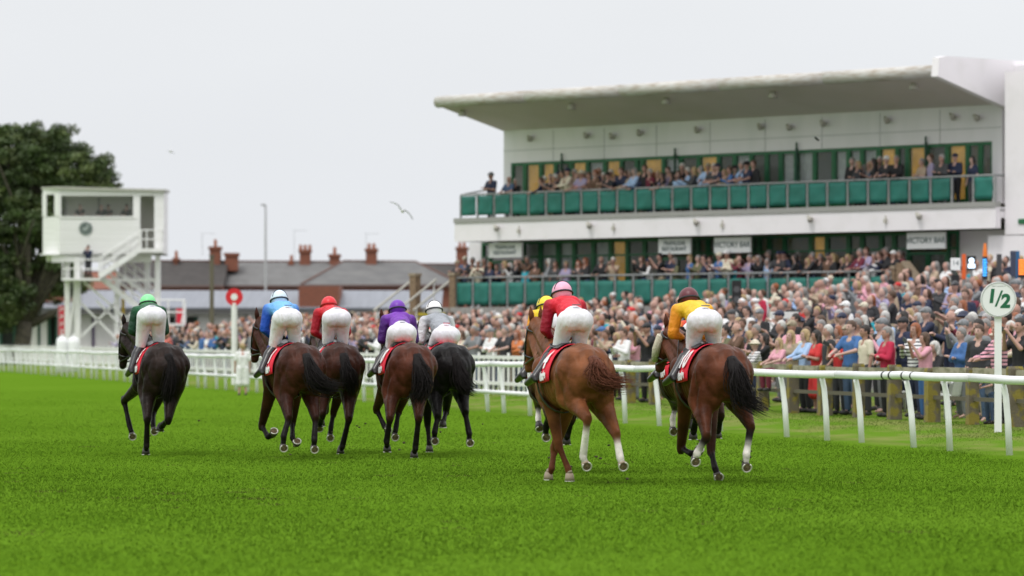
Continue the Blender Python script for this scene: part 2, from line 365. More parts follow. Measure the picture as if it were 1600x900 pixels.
# soffit floodlights and wall floodlights
def flood(u, y, z, s=.16, under=False):
    mb = MB()
    if under: mb.path([(u, y, z), (u, y, z-.12)], .05, 8); mb.path([(u, y, z-.12), (u, y-.02, z-.32)], [.09, .17], 12)
    else: mb.path([(u, y, z), (u, y-.16, z+.02)], .03, 8); mb.path([(u-.13, y-.10, z+.07), (u+.10, y-.22, z-.06)], [.045, .10], 12)
    GB(mb, 'floodlight', mat('lamp_housing', (.5, .48, .42) if under else (.33,.33,.31), .5), smooth=True)
for px in (720, 890, 1038, 1205, 1425):
    u = FU(px, dL-.6); flood(u, -dL+.7, zLb+.03, under=True)
for px in (832, 920, 1003, 1093, 1192, 1290, 1390, 1493): flood(FU(px, -RW), RW, zW2b+.85)
for px in (960, 1237, 1530): flood(FU(px, -RW), RW, zW2b+.78)
# upper windows: frames with panes, glowing curtains and pale sheets imitating sky reflections
WX = [798,818,843,866,890,916,943,969,993,1002,1035,1062,1090,1121,1146,1172,1196,1218,1242,1271,1301,1324,1345,1371,1400,1416,1446,1478,1510,1530,1550]
backs = {2:'y',4:'y',6:'y',9:'y',12:'y',23:'y',26:'g',27:'y',25:'y',5:'b',8:'b',10:'b',14:'b',17:'b',18:'b',20:'b',21:'b',1:'y',22:'b'}
def window(u0, u1, z0, z1, y, back, mull=None, door=False, room=1.2):
    f = MB(); t = .07
    f.box(u0, u0+t, y, y+.14, z0, z1); f.box(u1-t, u1, y, y+.14, z0, z1); f.box(u0+t, u1-t, y, y+.14, z1-t*1.3, z1); f.box(u0+t, u1-t, y, y+.14, z0, z0+t*2)
    if mull: f.box(u0+t, u1-t, y+.02, y+.12, mull-.03, mull+.03)
    w = GB(f, 'door' if door else 'window', GREEN)
    p = MB(); p.box(u0+t, u1-t, y+.06, y+.075, z0+t*2, z1-t*1.3); p.build('pane', GLASS, w)
    if back in ('y', 'b'):
        c = MB(); n = 10; zz0, zz1 = z0+.1, z1-.05
        if back == 'b': zz0 = z0+(z1-z0)*.45
        vs = []
        for i in range(n+1):
            uu = u0+t+(u1-u0-2*t)*i/n; yy = y+.16+.03*math.sin(i*2.2); vs += [(uu, yy, zz0), (uu, yy, zz1)]
        c.add(vs, [(2*i, 2*i+2, 2*i+3, 2*i+1) for i in range(n)]); c.build('curtain' if back == 'y' else 'sky_reflection', YEL if back == 'y' else SKYREF, w)
for i in range(len(WX)-1):
    window(FU(WX[i], -RW)+.01, FU(WX[i+1], -RW)-.01, zW2a, zW2b-.01, RW+.03, backs.get(i, 'n'), mull=zW2a+1.9)
mb = MB(); mb.box(uL, uR, 4.2, 4.3, zFl2, zTop+.5); mb.box(uL+.3, uR, RW+.26, 4.2, zW2b+.02, zW2b+.1); GB(mb, 'room_wall', mat('room', (.25,.26,.22), .9, c2=(.5,.36,.1), nscale=.7, lo=.5, hi=.7))
for px in (875, 1052, 1242, 1444):      # slim posts carrying small lamps
    u = FU(px, -RW+.15); mb = MB(); mb.box(u-.035, u+.035, RW-.10, RW-.04, zFl2+.01, zW2b+.06); mb.box(u-.02, u+.02, RW-.10, RW-.05, zW2b+.06, zW2b+.25); GB(mb, 'post', DGREEN)
# balcony slab, fascia band, railing with teal banners
ub0 = FU(720, 0); ub1 = FU(1555, 0); uf0 = FU(710, .1); uf1 = ub1+.12
mb = MB(); mb.box(uf0, uf1, .122, RW+.02, zFl2-.30, zFl2-.22); GB(mb, 'balcony_floor', MATS.get('grey_edge') or mat('grey_edge', (.33,.33,.31), .7))
mb = MB(); mb.box(uf0, uf1, -.15, .12, zFl2-.16, zFl2); GB(mb, 'balcony_kerb', mat('grey_edge', (.33,.33,.31), .7))
mb = MB(); mb.box(uf0, ub1+.1, -.1, .15, zBandB, zFl2-.163); mb.box(uf0, uf0+.25, .152, 10, zBandB, zFl2-.163); mb.box(uf0, uf1, .152, 10, zFl2-.5, zFl2-.17); GB(mb, 'fascia', CLADL)
npan = 28; pw = (ub1-ub0)/npan
def railing(u0, u1, npan, zf, skip=(), y=0, hh=1.05, ph=.78):
    pw = (u1-u0)/npan
    mb = MB(); mb.path([(u0, y, zf+hh), (u1, y, zf+hh)], .035, 8); GB(mb, 'handrail', GREY)
    for i in range(npan+1):
        if i in skip and i-1 in skip: continue
        u = u0+pw*i; mb = MB(); mb.box(u-.03, u+.03, y-.03, y+.03, zf, zf+hh-.03); GB(mb, 'post', GREY)
    for i in range(npan):
        if i in skip: continue
        a, b = u0+pw*i+.07, u0+pw*(i+1)-.07; mb = MB(); sag = random.uniform(-.012, .012)
        nn = 5; vs = []
        for j in range(nn+1):
            for k in range(nn+1):
                uu = a+(b-a)*j/nn; z = zf+.09+sag*math.sin(math.pi*j/nn)+(ph+random.uniform(-.005,.005))*k/nn; yy = y-.035+.02*math.sin(j*1.3+i)*math.sin(k*1.7+i*2)
                vs.append((uu, yy, z))
        mb.add(vs, [(j*(nn+1)+k, (j+1)*(nn+1)+k, (j+1)*(nn+1)+k+1, j*(nn+1)+k+1) for j in range(nn) for k in range(nn)])
        ob = GB(mb, 'banner', TEAL, smooth=True); sd = ob.modifiers.new('t', 'SOLIDIFY'); sd.thickness = .01
railing(ub0, ub1, npan, zFl2, skip=(26,), hh=.83, ph=.69)
mb = MB(); mb.path([(ub0, 0, zFl2+.83), (ub0, RW, zFl2+1.05)], .035, 8); GB(mb, 'handrail', GREY)
mb = MB(); mb.path([(ub1, 0, zFl2+.83), (ub1, RW, zFl2+.83)], .035, 8); GB(mb, 'handrail', GREY)
# lower storey
ul0 = FU(733, -RW)
LX = [752,765,816,842,870,895,925,952,978,1005,1030,1080,1088,1104,1117,1174,1184,1200,1224,1265,1290,1324,1345,1375,1395,1418,1478,1496]
mb = MB(); mb.box(ul0, FU(752, -RW), RW, RW+.25, 0, zBandB-.003); GB(mb, 'wall', CLAD)
mb = MB(); mb.box(FU(1496, -RW), uR+9, RW+.1, RW+.35, 0, zBandB-.003); GB(mb, 'wall', CLADL)
mb = MB(); mb.box(ul0, ul0+.25, RW+.26, 10, 0, zBandB-.003); GB(mb, 'wall', CLAD)
signs = {1: 'TRAFALGAR\nRESTAURANT', 10: 'TRAFALGAR\nRESTAURANT', 14: 'VICTORY BAR', 25: 'VICTORY BAR'}
lb = {4:'b',6:'b',8:'n',19:'y',7:'y',3:'b',2:'b'}
for i in range(len(LX)-1):
    a, b = FU(LX[i], -RW)+.01, FU(LX[i+1], -RW)-.01
    if i in signs:
        sa, sb = FU(LX[i], -.4), FU(LX[i+1], -.4); mb = MB(); mb.box(sa, sb, .36, .42, zW1b-.58, zW1b-.06); sg = GB(mb, 'sign', mat('sign_white', (.85,.86,.86), .5))
        m2 = (a+b)/2; window(a, m2-.01, zW1a, zW1b-.66, RW+.03, 'n', door=True); window(m2+.01, b, zW1a, zW1b-.66, RW+.03, 'n', door=True)
        tm = text_mesh(signs[i], .262 if '\n' not in signs[i] else .19, mat('sign_text', (.13,.17,.17), .6), bold=.006); xform(tm, Matrix.Rotation(R(90), 4, 'X'))
        t = link('lettering', tm, sg, ((sa+sb)/2, .352, zW1b-.32))
    else: window(a, b, zW1a, zW1b-.01, RW+.03, lb.get(i, 'n'), mull=zW1a+1.75)
mb = MB(); mb.box(ul0+.3, uR, 4.2, 4.3, zFl1, zFl2-.5); GB(mb, 'room_wall', MATS['room'])
for px in (780, 925, 1092, 1270, 1440): flood(FU(px, .1), -.1, (zBandB+zFl2)/2+.05)
for px in (812, 960, 1130, 1385): 
    u = FU(px, .1); mb = MB(); mb.box(u-.05, u+.05, -.2, -.102, zBandB+.25, zBandB+.38); mb.box(u-.015, u+.015, -.16, -.13, zBandB+.38, zBandB+.5); GB(mb, 'camera_bracket', MATS['lamp_housing'])
# lower terrace with its banners
ut0 = FU(713, 0); ut1 = FU(1392, 0)
mb = MB(); mb.box(ut0-.2, ut1+.1, -.12, RW+.09, 0, zFl1); GB(mb, 'terrace_slab', mat('concrete', (.3,.29,.27), .8, noise=.2))
railing(ut0, ut1, 23, zFl1)
# right hand stair block
mb = MB(); mb.box(ub1+.14, uR+10, .3, 12, zBandB-.2, zTop+1.0); mb.box(uR+.27, uR+10, .32, 12, 0, zBandB-.22); GB(mb, 'stair_block', CLADL)
mb = MB(); uu = FU(1592, -.3); mb.box(uu, uu+2, .26, .32, FZ(1595, 350, -.3), FZ(1595, 342, -.3)); GB(mb, 'window', GREEN)
# steps at both ends
st = empty('terrace_steps', (C0.x, C0.y, 0), ANG, 'flight of yellow edged steps with three pale handrails left of the grandstand', 'steps')
stepy = mat('step_yellow', (.45,.36,.03), .8); stepg = mat('step_grey', (.12,.12,.11), .9)
us0, us1 = FU(640, 0), ut0-.25
mb = MB(); mb.box(us0, us1, 0, 2.4, 0, zFl1); mb.build('landing', MATS['concrete'], st)
for k in range(9):
    z = zFl1-.18*(k+1); mb = MB(); mb.box(us0, us1, -.3*(k+1), -.3*k-.002, 0, z); s_ = mb.build('step', stepg, st)
    mb = MB(); mb.box(us0, us1, -.3*(k+1)-.012, -.3*(k+1)-.002, z-.11, z-.005); mb.build('nosing', stepy, s_)
for px in (641, 678, 703):
    uu = FU(px, 0); mb = MB(); mb.path([(uu, .1, zFl1+1.0), (uu, -1.75, zFl1+1.0-1.12)], .045, 8); mb.build('handrail', mat('rail_cream', (.45,.44,.39), .6), st)
    for yy in (0, -1.6): mb = MB(); mb.path([(uu, yy, zFl1-.2+.6*yy), (uu, yy, zFl1+.94+.6*yy)], .03, 6); mb.build('baluster', WHITE, st)
def pier(px0, px1, pyt, d, label):
    u0, u1 = FU(px0, d), FU(px1, d); c = (u0+u1)/2; p = FW(c, d); w = u1-u0; zt = FZ((px0+px1)/2, pyt, d)
    r = empty('brick_pier', (p.x, p.y, 0), ANG, label, 'pier')
    mb = MB(); w *= .62; mb.box(-w/2, w/2, 0, .25, 0, zt-.1); mb.build('shaft', BROWN, r); mb = MB(); mb.box(-w/2-.03, w/2+.03, -.03, .28, zt-.1, zt); mb.build('cap', mat('pier_cap', (.3,.24,.17), .8), r)
pier(699, 713, 426, .1, 'brown brick pier at the left corner of the lower terrace railing')
pier(637, 652, 427, .4, 'brown brick pier standing alone left of the terrace steps')
pier(1391, 1400, 415, .1, 'brown brick pier at the right end of the lower terrace railing')
pr = empty('ramp_wall', (*FW(FU(1400, .15), .15), 0), ANG, 'tan sloping stone wall beside the right end of the terrace', 'wall')
mb = MB(); w = FU(1432, .15)-FU(1400, .15); zt = FZ(1400, 411, .15); zb = FZ(1432, 440, .15)
vs = [(0,0,0),(w,0,0),(w,0,zb),(w*.3,0,zt),(0,0,zt)]; vs += [(x,.3,z) for x,_,z in vs]
mb.add(vs, [(0,1,2,3,4),(9,8,7,6,5)]+[(i,(i+1)%5,5+(i+1)%5,5+i) for i in range(5)]); mb.build('coping_wall', BROWN, pr); mb = MB(); mb.bar((w*.3,.15,zt+.04),(w,.15,zb+.04),.36,.08); mb.build('coping', MATS['pier_cap'], pr)

# ------------------------------------------------------------------ running rail
RA = math.atan2(D.y, D.x)
def rail_t(px):       # distance along D where the rail base projects to px
    k = (px-800)/F; return (k*R0.y-R0.x)/(D.x-k*D.y)
rr = empty('running_rail', (R0.x, R0.y, 0), RA, 'white plastic running rail on curved posts along the edge of the course', 'fence')
RAILM = mat('rail_plastic', (.80, .81, .82), .35, c2=(.66,.67,.66), nscale=3, lo=.55, hi=.9)
hr = 1.07; SP = 2.2; NP = 74; T0 = -2*SP
for k in range(NP):
    t = T0+SP*k+(.25*math.sin(k*2.7)); mb = MB(); jx = .05*math.sin(k*1.9)
    mb.path([(t, .0, -.02), (t+jx*.5+.03, .02, .5), (t+jx+.05, .05, .84), (t+jx+.06, .07, .95), (t+jx+.06, .085, hr-.06)], [.05, .048, .046, .044, .042], 10); mb.build('post', RAILM, rr, smooth=True)
seg = 3*SP; k = 0; t = T0-1
while t < T0+SP*NP:
    mb = MB(); pts = []
    for j in range(5):
        tt = t+seg*j/4-.01*(j == 4); pts.append((tt, .085+.01*math.sin(tt*.9), hr+.008*math.sin(tt*1.7)+.012*math.sin(tt*.45)))
    mb.path(pts, [.062]*5, 14); mb.build('top_rail', RAILM, rr, smooth=True); t += seg
tl = rail_t(835); t = tl
while t < T0+SP*NP:
    mb = MB(); mb.path([(t, .06, .46), (t+seg-.02, .06, .46)], .045, 10); mb.build('lower_rail', RAILM, rr, smooth=True); t += seg
for px in (1391, 1402, 1422, 1436):
    t = rail_t(px)+.15*0; mb = MB(); mb.path([(t-.02, .085, hr+.012*math.sin(t*.45)), (t+.02, .085, hr+.012*math.sin(t*.45))], .067, 14); mb.build('cable_tie', BLACK, rr)
# ------------------------------------------------------------------ timber crowd fence (right) and white picket barrier (left)
FQ = 3.65; FO = R0+NQ*FQ
def fen_t(px): k = (px-800)/F; return (k*FO.y-FO.x)/(D.x-k*D.y)
def world_fence(t, off=0): p = FO+D*t-NQ*off; return p
wf = empty('timber_fence', (FO.x, FO.y, .17), RA, 'old mossy timber post and rail fence holding back the crowd', 'fence')
tA, tB = fen_t(1640), fen_t(962); tt = fen_t(1586)
while tt > tA: tt -= 2.2
k = 0
while tt < tB:
    mb = MB(); w = .11+.015*math.sin(k*2.3); hh = .98+.03*math.sin(k*1.7); ln = .02*math.sin(k*3.1)
    vs = [(x, y, z) for z, g, l_ in ((-.1, 1, 0), (hh-.04, .95, ln), (hh, .8, ln)) for x, y in ((tt-w*g+l_, -w*g), (tt+w*g+l_, -w*g), (tt+w*g+l_, w*g), (tt-w*g+l_, w*g))]
    mb.add(vs, [(3,2,1,0),(8,9,10,11)]+[(a*4+i, a*4+(i+1)%4, (a+1)*4+(i+1)%4, (a+1)*4+i) for a in (0,1) for i in range(4)]); mb.build('post', MOSSY, wf)
    mb = MB(); mb.box(tt+.09, tt+2.11, -.03, .03, .83+.02*math.sin(k), .95+.02*math.sin(k)); mb.build('rail', TIMBER, wf)
    mb = MB(); mb.box(tt+.09, tt+2.11, -.02, .02, .40, .47); mb.build('rail', mat('dark_timber', (.1,.09,.06), .9), wf)
    tt += 2.2; k += 1
wp = empty('picket_barrier', (FO.x, FO.y, .17), RA, 'white picket crowd barrier along the left part of the course', 'fence')
t = fen_t(955); t1 = fen_t(-30); k = 0; big = MB()
while t < t1:
    mb = MB(); w = .11 if k % 3 else .15; mb.box(t, t+w, -.02, .02, 0, 1.02 if k % 3 else 1.1)
    if k < 96: mb.build('picket', WHITE, wp)
    else: big.add(mb.v, mb.f)
    t += .62; k += 1
if big.v: o_ = big.build('far_pickets', WHITE, wp); o_['kind'] = 'stuff'
for z in (.25, .93):
    mb = MB(); mb.box(fen_t(958), t1, .022, .07, z, z+.09); mb.build('rail', WHITE, wp)

# ------------------------------------------------------------------ half mile marker
sp = W(1560, 0, 66.4); hm = empty('distance_marker', (sp.x, sp.y, 0), 0, 'round white distance marker reading 1/2 on a white post behind the rail', 'sign')
mb = MB(); mb.box(-.055, .055, .02, .09, 0, W(0, 492, 66.4).z); mb.build('post', RAILM, hm)
zc = W(0, 468, 66.4).z; rS = .285
mb = MB(); mb.disc((0, 0, zc), (0,-1,0), 0, rS, .04, 48); db = mb.build('disc', RAILM, hm)
mb = MB(); mb.disc((0, -.024, zc), (0,-1,0), rS*.93, rS*.945, .006, 48); mb.build('ring', mat('thin_grey', (.12,.13,.12), .6), db)
GN = mat('sign_green', (.004, .12, .05), .5)
for s, dx, dz, sz in (('1', -.115, .045, .22), ('/', -.01, .0, .27), ('2', .105, -.035, .22)):
    tm = text_mesh(s, sz*1.34, GN, bold=.014 if s != '/' else .003, shear=.12); xform(tm, Matrix.Rotation(R(90), 4, 'X')); link('lettering', tm, db, (dx, -.023, zc+dz))
tm = text_mesh('GREAT YARMOUTH', .024, MATS['thin_grey']); xform(tm, Matrix.Rotation(R(90), 4, 'X')); link('lettering', tm, db, (0, -.023, zc+.21))
# winning post disc
sp = W(366, 0, 140); wd = empty('winning_post', (sp.x, sp.y, 0), 0, 'white post topped by a red disc with a white centre', 'sign')
zc = W(0, 464, 140).z; mb = MB(); mb.path([(0,.05,0),(0,.05,zc-.2)], .1, 12); mb.build('post', WHITE, wd)
mb = MB(); mb.disc((0,0,zc), (0,-1,0), 0, .29, .06, 40); d_ = mb.build('disc', mat('red_disc', (.62,.015,.025), .4), wd); mb = MB(); mb.disc((0,-.035,zc), (0,-1,0), 0, .115, .01, 32); mb.build('bullseye', WHITE, d_)
# ------------------------------------------------------------------ judges' tower
TY = 226.0; S_ = F/TY
def TX(px): return (px-800)/S_
def TZ(py): return HC-(py-HY)/S_
tx0 = TX(62); tw = empty('judges_tower', (TX(160), TY, 0), 0, 'white boarded judges box raised on stilts with zigzag stairs', 'tower')
def tx(px): return TX(px)-TX(160)
def TB(mb, name, m, smooth=False, par=None): return mb.build(name, m, par or tw, smooth)
x0, xc, x1 = tx(62), tx(93), tx(256); zb, zt = TZ(398), TZ(300)
BOARD = mat('white_boards', (.80,.80,.79), .5, c2=(.70,.70,.68), nscale=1.2, stretch=(.3,.3,6), lo=.4, hi=.8)
wz0, wz1 = TZ(338), TZ(306); wx0, wx1 = tx(92)+.12, tx(208)
dx0, dx1 = tx(219), tx(241)
mb = MB()
mb.box(xc, dx0, 0, .1, zb, wz0); mb.box(xc, dx1+.55, 0, .1, wz1, zt-.003); mb.box(xc, wx0, 0, .1, wz0+.002, wz1-.002); mb.box(wx1, dx0, 0, .1, wz0+.002, wz1-.002)
mb.box(dx1, x1, 0, .1, zb, wz1-.002); mb.box(x1-.1, x1, .102, 2.6, zb, zt-.003)
# chamfered left side with its small window opening
for a, b, c, d in (((x0, 1.5), (xc, .0), zb, TZ(338)), ((x0, 1.5), (xc, 0), TZ(303), zt)):
    mb.add([(a[0],a[1],c),(b[0],b[1],c),(b[0],b[1],d),(a[0],a[1],d),(a[0]+.06,a[1]+.06,c),(b[0],b[1]+.1,c),(b[0],b[1]+.1,d),(a[0]+.06,a[1]+.06,d)], [(0,1,2,3),(7,6,5,4),(0,4,5,1),(3,2,6,7),(0,3,7,4),(1,5,6,2)])
for f0, f1 in ((0,.22),(.72,1)):
    a = Vector((x0,1.5)).lerp(Vector((xc,0)), f0); b = Vector((x0,1.5)).lerp(Vector((xc,0)), f1)
    mb.bar((a.x,a.y,TZ(320)), (b.x,b.y,TZ(320)), .06, TZ(303)-TZ(338)-.004)
mb.box(x0, x0+.08, 1.5, 2.6, zb, zt); TB(mb, 'wall', BOARD)
for z in np.arange(zb+.18, wz0-.05, .19):
    mb = MB(); mb.box(xc+.02, dx0-.02, -.012, -.002, z, z+.014); TB(mb, 'board_joint', mat('board_joint', (.5,.5,.49), .7))
mb = MB(); mb.box(xc, x1-.1, 2.5, 2.6, zb, zt-.01); TB(mb, 'back_wall', mat('tower_inside', (.6,.6,.54), .8))
for f in (0, .33, .66, .97):
    mb = MB(); mb.box(xc+(x1-.1-xc)*f, xc+(x1-.1-xc)*f+.12, 2.44, 2.498, wz0-.3, wz1-.002); TB(mb, 'mullion', mat('mullion_grey', (.3,.3,.28), .7))
mb = MB(); mb.box(x0, x1, 0, 2.6, zb-.02, zb+.05); TB(mb, 'floor_deck', WHITE)
mb = MB(); mb.box(wx0, wx1, .04, .05, wz0, wz1); TB(mb, 'window_pane', mat('tower_glass', (.2,.22,.2), .1, alpha=.10))
mb = MB(); mb.box(wx0-.08, wx1+.08, -.05, -.003, wz0-.09, wz0); TB(mb, 'window_sill', WHITE)
mb = MB(); vs = [(x0-.1,1.6,zt+.2),(xc-.05,-.2,zt+.17),(x1+.1,-.2,zt+.02),(x1+.1,2.8,zt+.05),(x0-.1,2.8,zt+.22)]; vs += [(x,y,z+.12) for x,y,z in vs]
mb.add(vs, [(4,3,2,1,0),(5,6,7,8,9)]+[(i,(i+1)%5,5+(i+1)%5,5+i) for i in range(5)]); TB(mb, 'roof', mat('tower_roof', (.42,.42,.37), .8, noise=.2))
mb = MB(); vs = [(x0,1.5,zt-.01),(xc,0,zt-.01),(x1,0,zt-.01),(x1,.1,zt-.01),(xc+.05,.1,zt-.01),(x0+.1,1.55,zt-.01)]; vs2 = [(x0,1.5,zt+.2),(xc,0,zt+.17),(x1,0,zt+.02),(x1,.1,zt+.02),(xc+.05,.1,zt+.17),(x0+.1,1.55,zt+.2)]
mb.add(vs+vs2, [(i,(i+1)%6,6+(i+1)%6,6+i) for i in range(6)]); TB(mb, 'parapet', BOARD)
mb = MB(); mb.disc((tx(134), -.03, TZ(357)), (0,-1,0), 0, .36, .05, 32); em = TB(mb, 'emblem', mat('emblem_dark', (.08,.11,.10), .5))
mb = MB(); mb.disc((tx(134), -.06, TZ(357)), (0,-1,0), .27, .30, .01, 32); mb.ball((tx(133), -.06, TZ(358)), (.13,.01,.1)); mb.ball((tx(137), -.06, TZ(354)), (.06,.01,.13)); TB(mb, 'emblem_mark', mat('emblem_grey', (.3,.34,.32), .5), par=em)
# lower skirt beams
mb = MB(); mb.box(tx(80), tx(236), .2, .4, TZ(404)-.2, TZ(399)); mb.box(x0+.2, tx(120), 1.4, 1.6, zb-.35, zb-.03); TB(mb, 'floor_beam', WHITE)
# stilts
for px, y in ((103, .6), (121, .1), (226, 1.5), (246, .1), (182, .3), (112, 2.2)):
    zt_ = TZ(400) if px not in (182,) else TZ(440)
    mb = MB(); mb.box(tx(px)-.14, tx(px)+.14, y, y+.28, 0, zt_); TB(mb, 'stilt', WHITE)
zm = TZ(435)
mb = MB(); mb.box(tx(99), tx(160), -1.0, .6, zm-.12, zm); mb.box(tx(99), tx(246), .55, .7, zm-.16, zm-.01); TB(mb, 'mid_platform', WHITE)
# stairs
def flight(xa, za, xb, zb_, y, n=9):
    mb = MB()
    for yy in (y, y+.95): mb.bar((xa,yy,za), (xb,yy,zb_), .06, .28)
    s = TB(mb, 'staircase', WHITE)
    for k in range(n):
        f = (k+.5)/n; mb = MB(); xx = xa+(xb-xa)*f; z = za+(zb_-za)*f; mb.box(xx-.13, xx+.13, y+.03, y+.92, z-.02, z+.02); mb.build('tread', WHITE, s)
    for yy in (y, y+.95):
        for dz in (.55, 1.0):
            mb = MB(); mb.path([(xa,yy,za+dz),(xb,yy,zb_+dz)], .035, 6); mb.build('handrail', WHITE, s)
        for f in (.02, .33, .66, .98):
            mb = MB(); xx = xa+(xb-xa)*f; z = za+(zb_-za)*f; mb.path([(xx,yy,z),(xx,yy,z+1)], .03, 6); mb.build('baluster', WHITE, s)
flight(tx(222), TZ(390), tx(158), TZ(432), -1.05)
flight(tx(160), TZ(436), tx(228), TZ(490), .0, 11)
flight(tx(190), TZ(432), tx(240), TZ(470), 1.2, 8)
mb = MB(); mb.box(tx(214), tx(256), -1.1, -.02, TZ(395), TZ(389)); TB(mb, 'landing', WHITE)
def rails(pts, zf, hs=(.5, 1.0), par=None, m=WHITE, r=.035):
    for h in hs:
        mb = MB(); mb.path([(x,y,zf+h) for x,y in pts], r, 6); mb.build('handrail', m, par or tw)
    for x, y in pts:
        mb = MB(); mb.path([(x,y,zf),(x,y,zf+hs[-1])], r, 6); mb.build('baluster', m, par or tw)
rails([(tx(222),-1.08),(tx(232),-1.08),(tx(255),-1.08),(tx(255),-.05)], TZ(389))
rails([(tx(158),-.98),(tx(132),-.98),(tx(120),-.98),(tx(101),-.98),(tx(101),.5)], zm)
for a, b in (((104,545),(118,440)), ((122,470),(182,530)), ((122,530),(182,470)), ((182,510),(244,455)), ((130,440),(200,500)), ((150,470),(210,530))):
    mb = MB(); mb.bar((tx(a[0]),.25,TZ(a[1])), (tx(b[0]),.25,TZ(b[1])), .09, .12); TB(mb, 'brace', WHITE)
mb = MB(); mb.bar((tx(190),.9,TZ(455)), (tx(190),.9,TZ(520)), .16, .16); TB(mb, 'yellow_post', mat('yellow_post', (.55,.38,.02), .6))
# small railed platform right of the tower
sp_ = empty('railed_platform', (TX(276), 221, 0), 0, 'low white railed viewing platform beside the tower stairs', 'platform')
w = 22/S_; mb = MB(); mb.box(-w, w, 0, 1.2, TZ(506)-.12, TZ(506)); mb.build('deck', WHITE, sp_)
for x in (-w+.05, 0, w-.05): mb = MB(); mb.box(x-.06, x+.06, .1, .22, 0, TZ(506)-.12); mb.build('leg', WHITE, sp_)
rails([(-w,0),(-w*.05,0),(w,0),(w,1.2)], TZ(506), (.6, 1.25), sp_, r=.045)
def banner(px, py0, py1, wpx, Y, label, slant=0, glyphs=4):
    s = F/Y; r = empty('banner', ((px-800)/s, Y, 0), 0, label, 'banner'); z0, z1 = HC-(py1-HY)/s, HC-(py0-HY)/s; w = wpx/s
    mb = MB(); mb.path([(-w/2-.03,0,0),(-w/2-.03,0,z1+.1)], .03, 6); mb.build('pole', GREY, r)
    mb = MB(); mb.add([(-w/2,0,z0),(w/2,0,z0),(w/2,0,z1),(-w/2,0,z1),(-w/2,.02,z0),(w/2,.02,z0),(w/2,.02,z1),(-w/2,.02,z1)], [(0,1,2,3),(7,6,5,4),(0,4,5,1),(3,2,6,7),(0,3,7,4),(1,5,6,2)]); c = mb.build('cloth', mat('banner_red', (.6,.015,.04), .6), r)
    mb = MB()
    for k in range(glyphs):
        z = z0+(z1-z0)*(k+.5)/glyphs; hh = (z1-z0)/glyphs*.3
        if slant: mb.bar((w*.05,-.012,z0+.15), (w*.3,-.012,z1-.15), .01, w*.16)
        else: mb.bar((-w*.28,-.012,z-hh*.6), (w*.28,-.012,z+hh*.4), .01, hh*.5); mb.bar((-w*.25,-.014,z+hh), (w*.25,-.014,z+hh*.7), .01, hh*.4)
    mb.build('print', WHITE, c)
banner(96, 478, 524, 9, 232, 'tall red banner with white marks left of the tower stilts')
banner(283, 482, 509, 15, 224, 'red banner with a slanting white mark behind the railed platform', slant=1, glyphs=1)
# two padded white bollards by the rail near the tower
for i, px in enumerate((97, 115)):
    Y = 190; s = F/Y; p = empty('padded_post', ((px-800)/s, Y, 0), 0, ('left' if i == 0 else 'right')+' one of two fat white padded posts below the tower', 'post')
    mb = MB(); mb.path([(0,0,0),(0,0,.5),(0,0,1.4),(0,0,1.62),(0,0,1.7)], [.27,.27,.27,.23,.1], 16); mb.build('pad', RAILM, p, smooth=True)
    mb = MB(); mb.path([(0,0,1.68),(0,0,1.85)], .06, 8); mb.build('stem', WHITE, p)

# ------------------------------------------------------------------ low racecourse building and terraced houses
def bx(px, Y): return (px-800)*Y/F
def zz(py, Y): return HC-(py-HY)*Y/F
LY = 252.0
lbd = empty('low_building', (bx(300,LY), LY, 0), 0, 'long low white racecourse building with blue grey sheet roof and green doorways', 'building')
X = lambda px: bx(px,LY)-bx(300,LY)
Z = lambda py: zz(py,LY)
MET = mat('sheet_roof', (.20,.215,.245), .6, noise=.1, nscale=.6, stretch=(6,.3,1))
mb = MB(); xa, xb = X(-40), X(690)
doors = [(0,22),(76,88),(255,306)]
segs = [-40]+[p for d in doors for p in d]+[690]
mb.box(xa, xb, .3, .6, Z(492)-.1, Z(488))
for i in range(0, len(segs), 2): mb.box(X(segs[i]), X(segs[i+1]), .3, .6, 0, Z(492)-.102)
mb.build('wall', mat('white_render', (.72,.72,.69), .8, c2=(.6,.6,.57), nscale=.5, lo=.5, hi=.8), lbd)
for a, b in doors:
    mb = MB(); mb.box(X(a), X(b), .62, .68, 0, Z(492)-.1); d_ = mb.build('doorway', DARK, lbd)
    for q in (a, b): mb = MB(); mb.box(X(q)-.1, X(q)+.1, .22, .298, 0, Z(492)-.1); mb.build('frame', DGREEN, d_)
for px in (60,120,145,205,330,384,430,505,560,610): mb = MB(); mb.box(X(px)-.07, X(px)+.07, .2, .298, 0, Z(493)); mb.build('downpipe', DGREEN if px in (60,) else mat('purple_pipe',(.06,.03,.1),.6) if px == 145 else mat('pipe_grey',(.45,.45,.43),.6), lbd)
mb = MB(); mb.box(xa, xb, -.6, .29, Z(491), Z(481)); mb.build('eaves', mat('eaves', (.115,.115,.11), .8), lbd)
mb = MB(); vs = [(xa,-.65,Z(481)+.02),(xb,-.65,Z(481)+.02),(xb,6,Z(452)),(xa,6,Z(452))]; vs += [(x,y,z-.1) for x,y,z in vs]; mb.add(vs, [(0,1,2,3),(7,6,5,4),(0,4,5,1),(1,5,6,2),(3,2,6,7),(0,3,7,4)]); mb.build('roof', MET, lbd)
mb = MB(); mb.box(X(467), X(530), -.4, 5, Z(484), Z(447)); mb.build('brick_gable', BRICK, lbd)
mb = MB(); mb.box(X(-40), X(108), 1.5, 6, Z(490), Z(440)); mb.build('brick_gable', BRICK, lbd)
SLATE = mat('slate', (.115,.115,.115), .85, c2=(.155,.155,.15), nscale=1.4, lo=.4, hi=.7, stretch=(.6,.6,2))
SLATED = mat('dark_slate', (.05,.045,.042), .9, noise=.2, nscale=2)
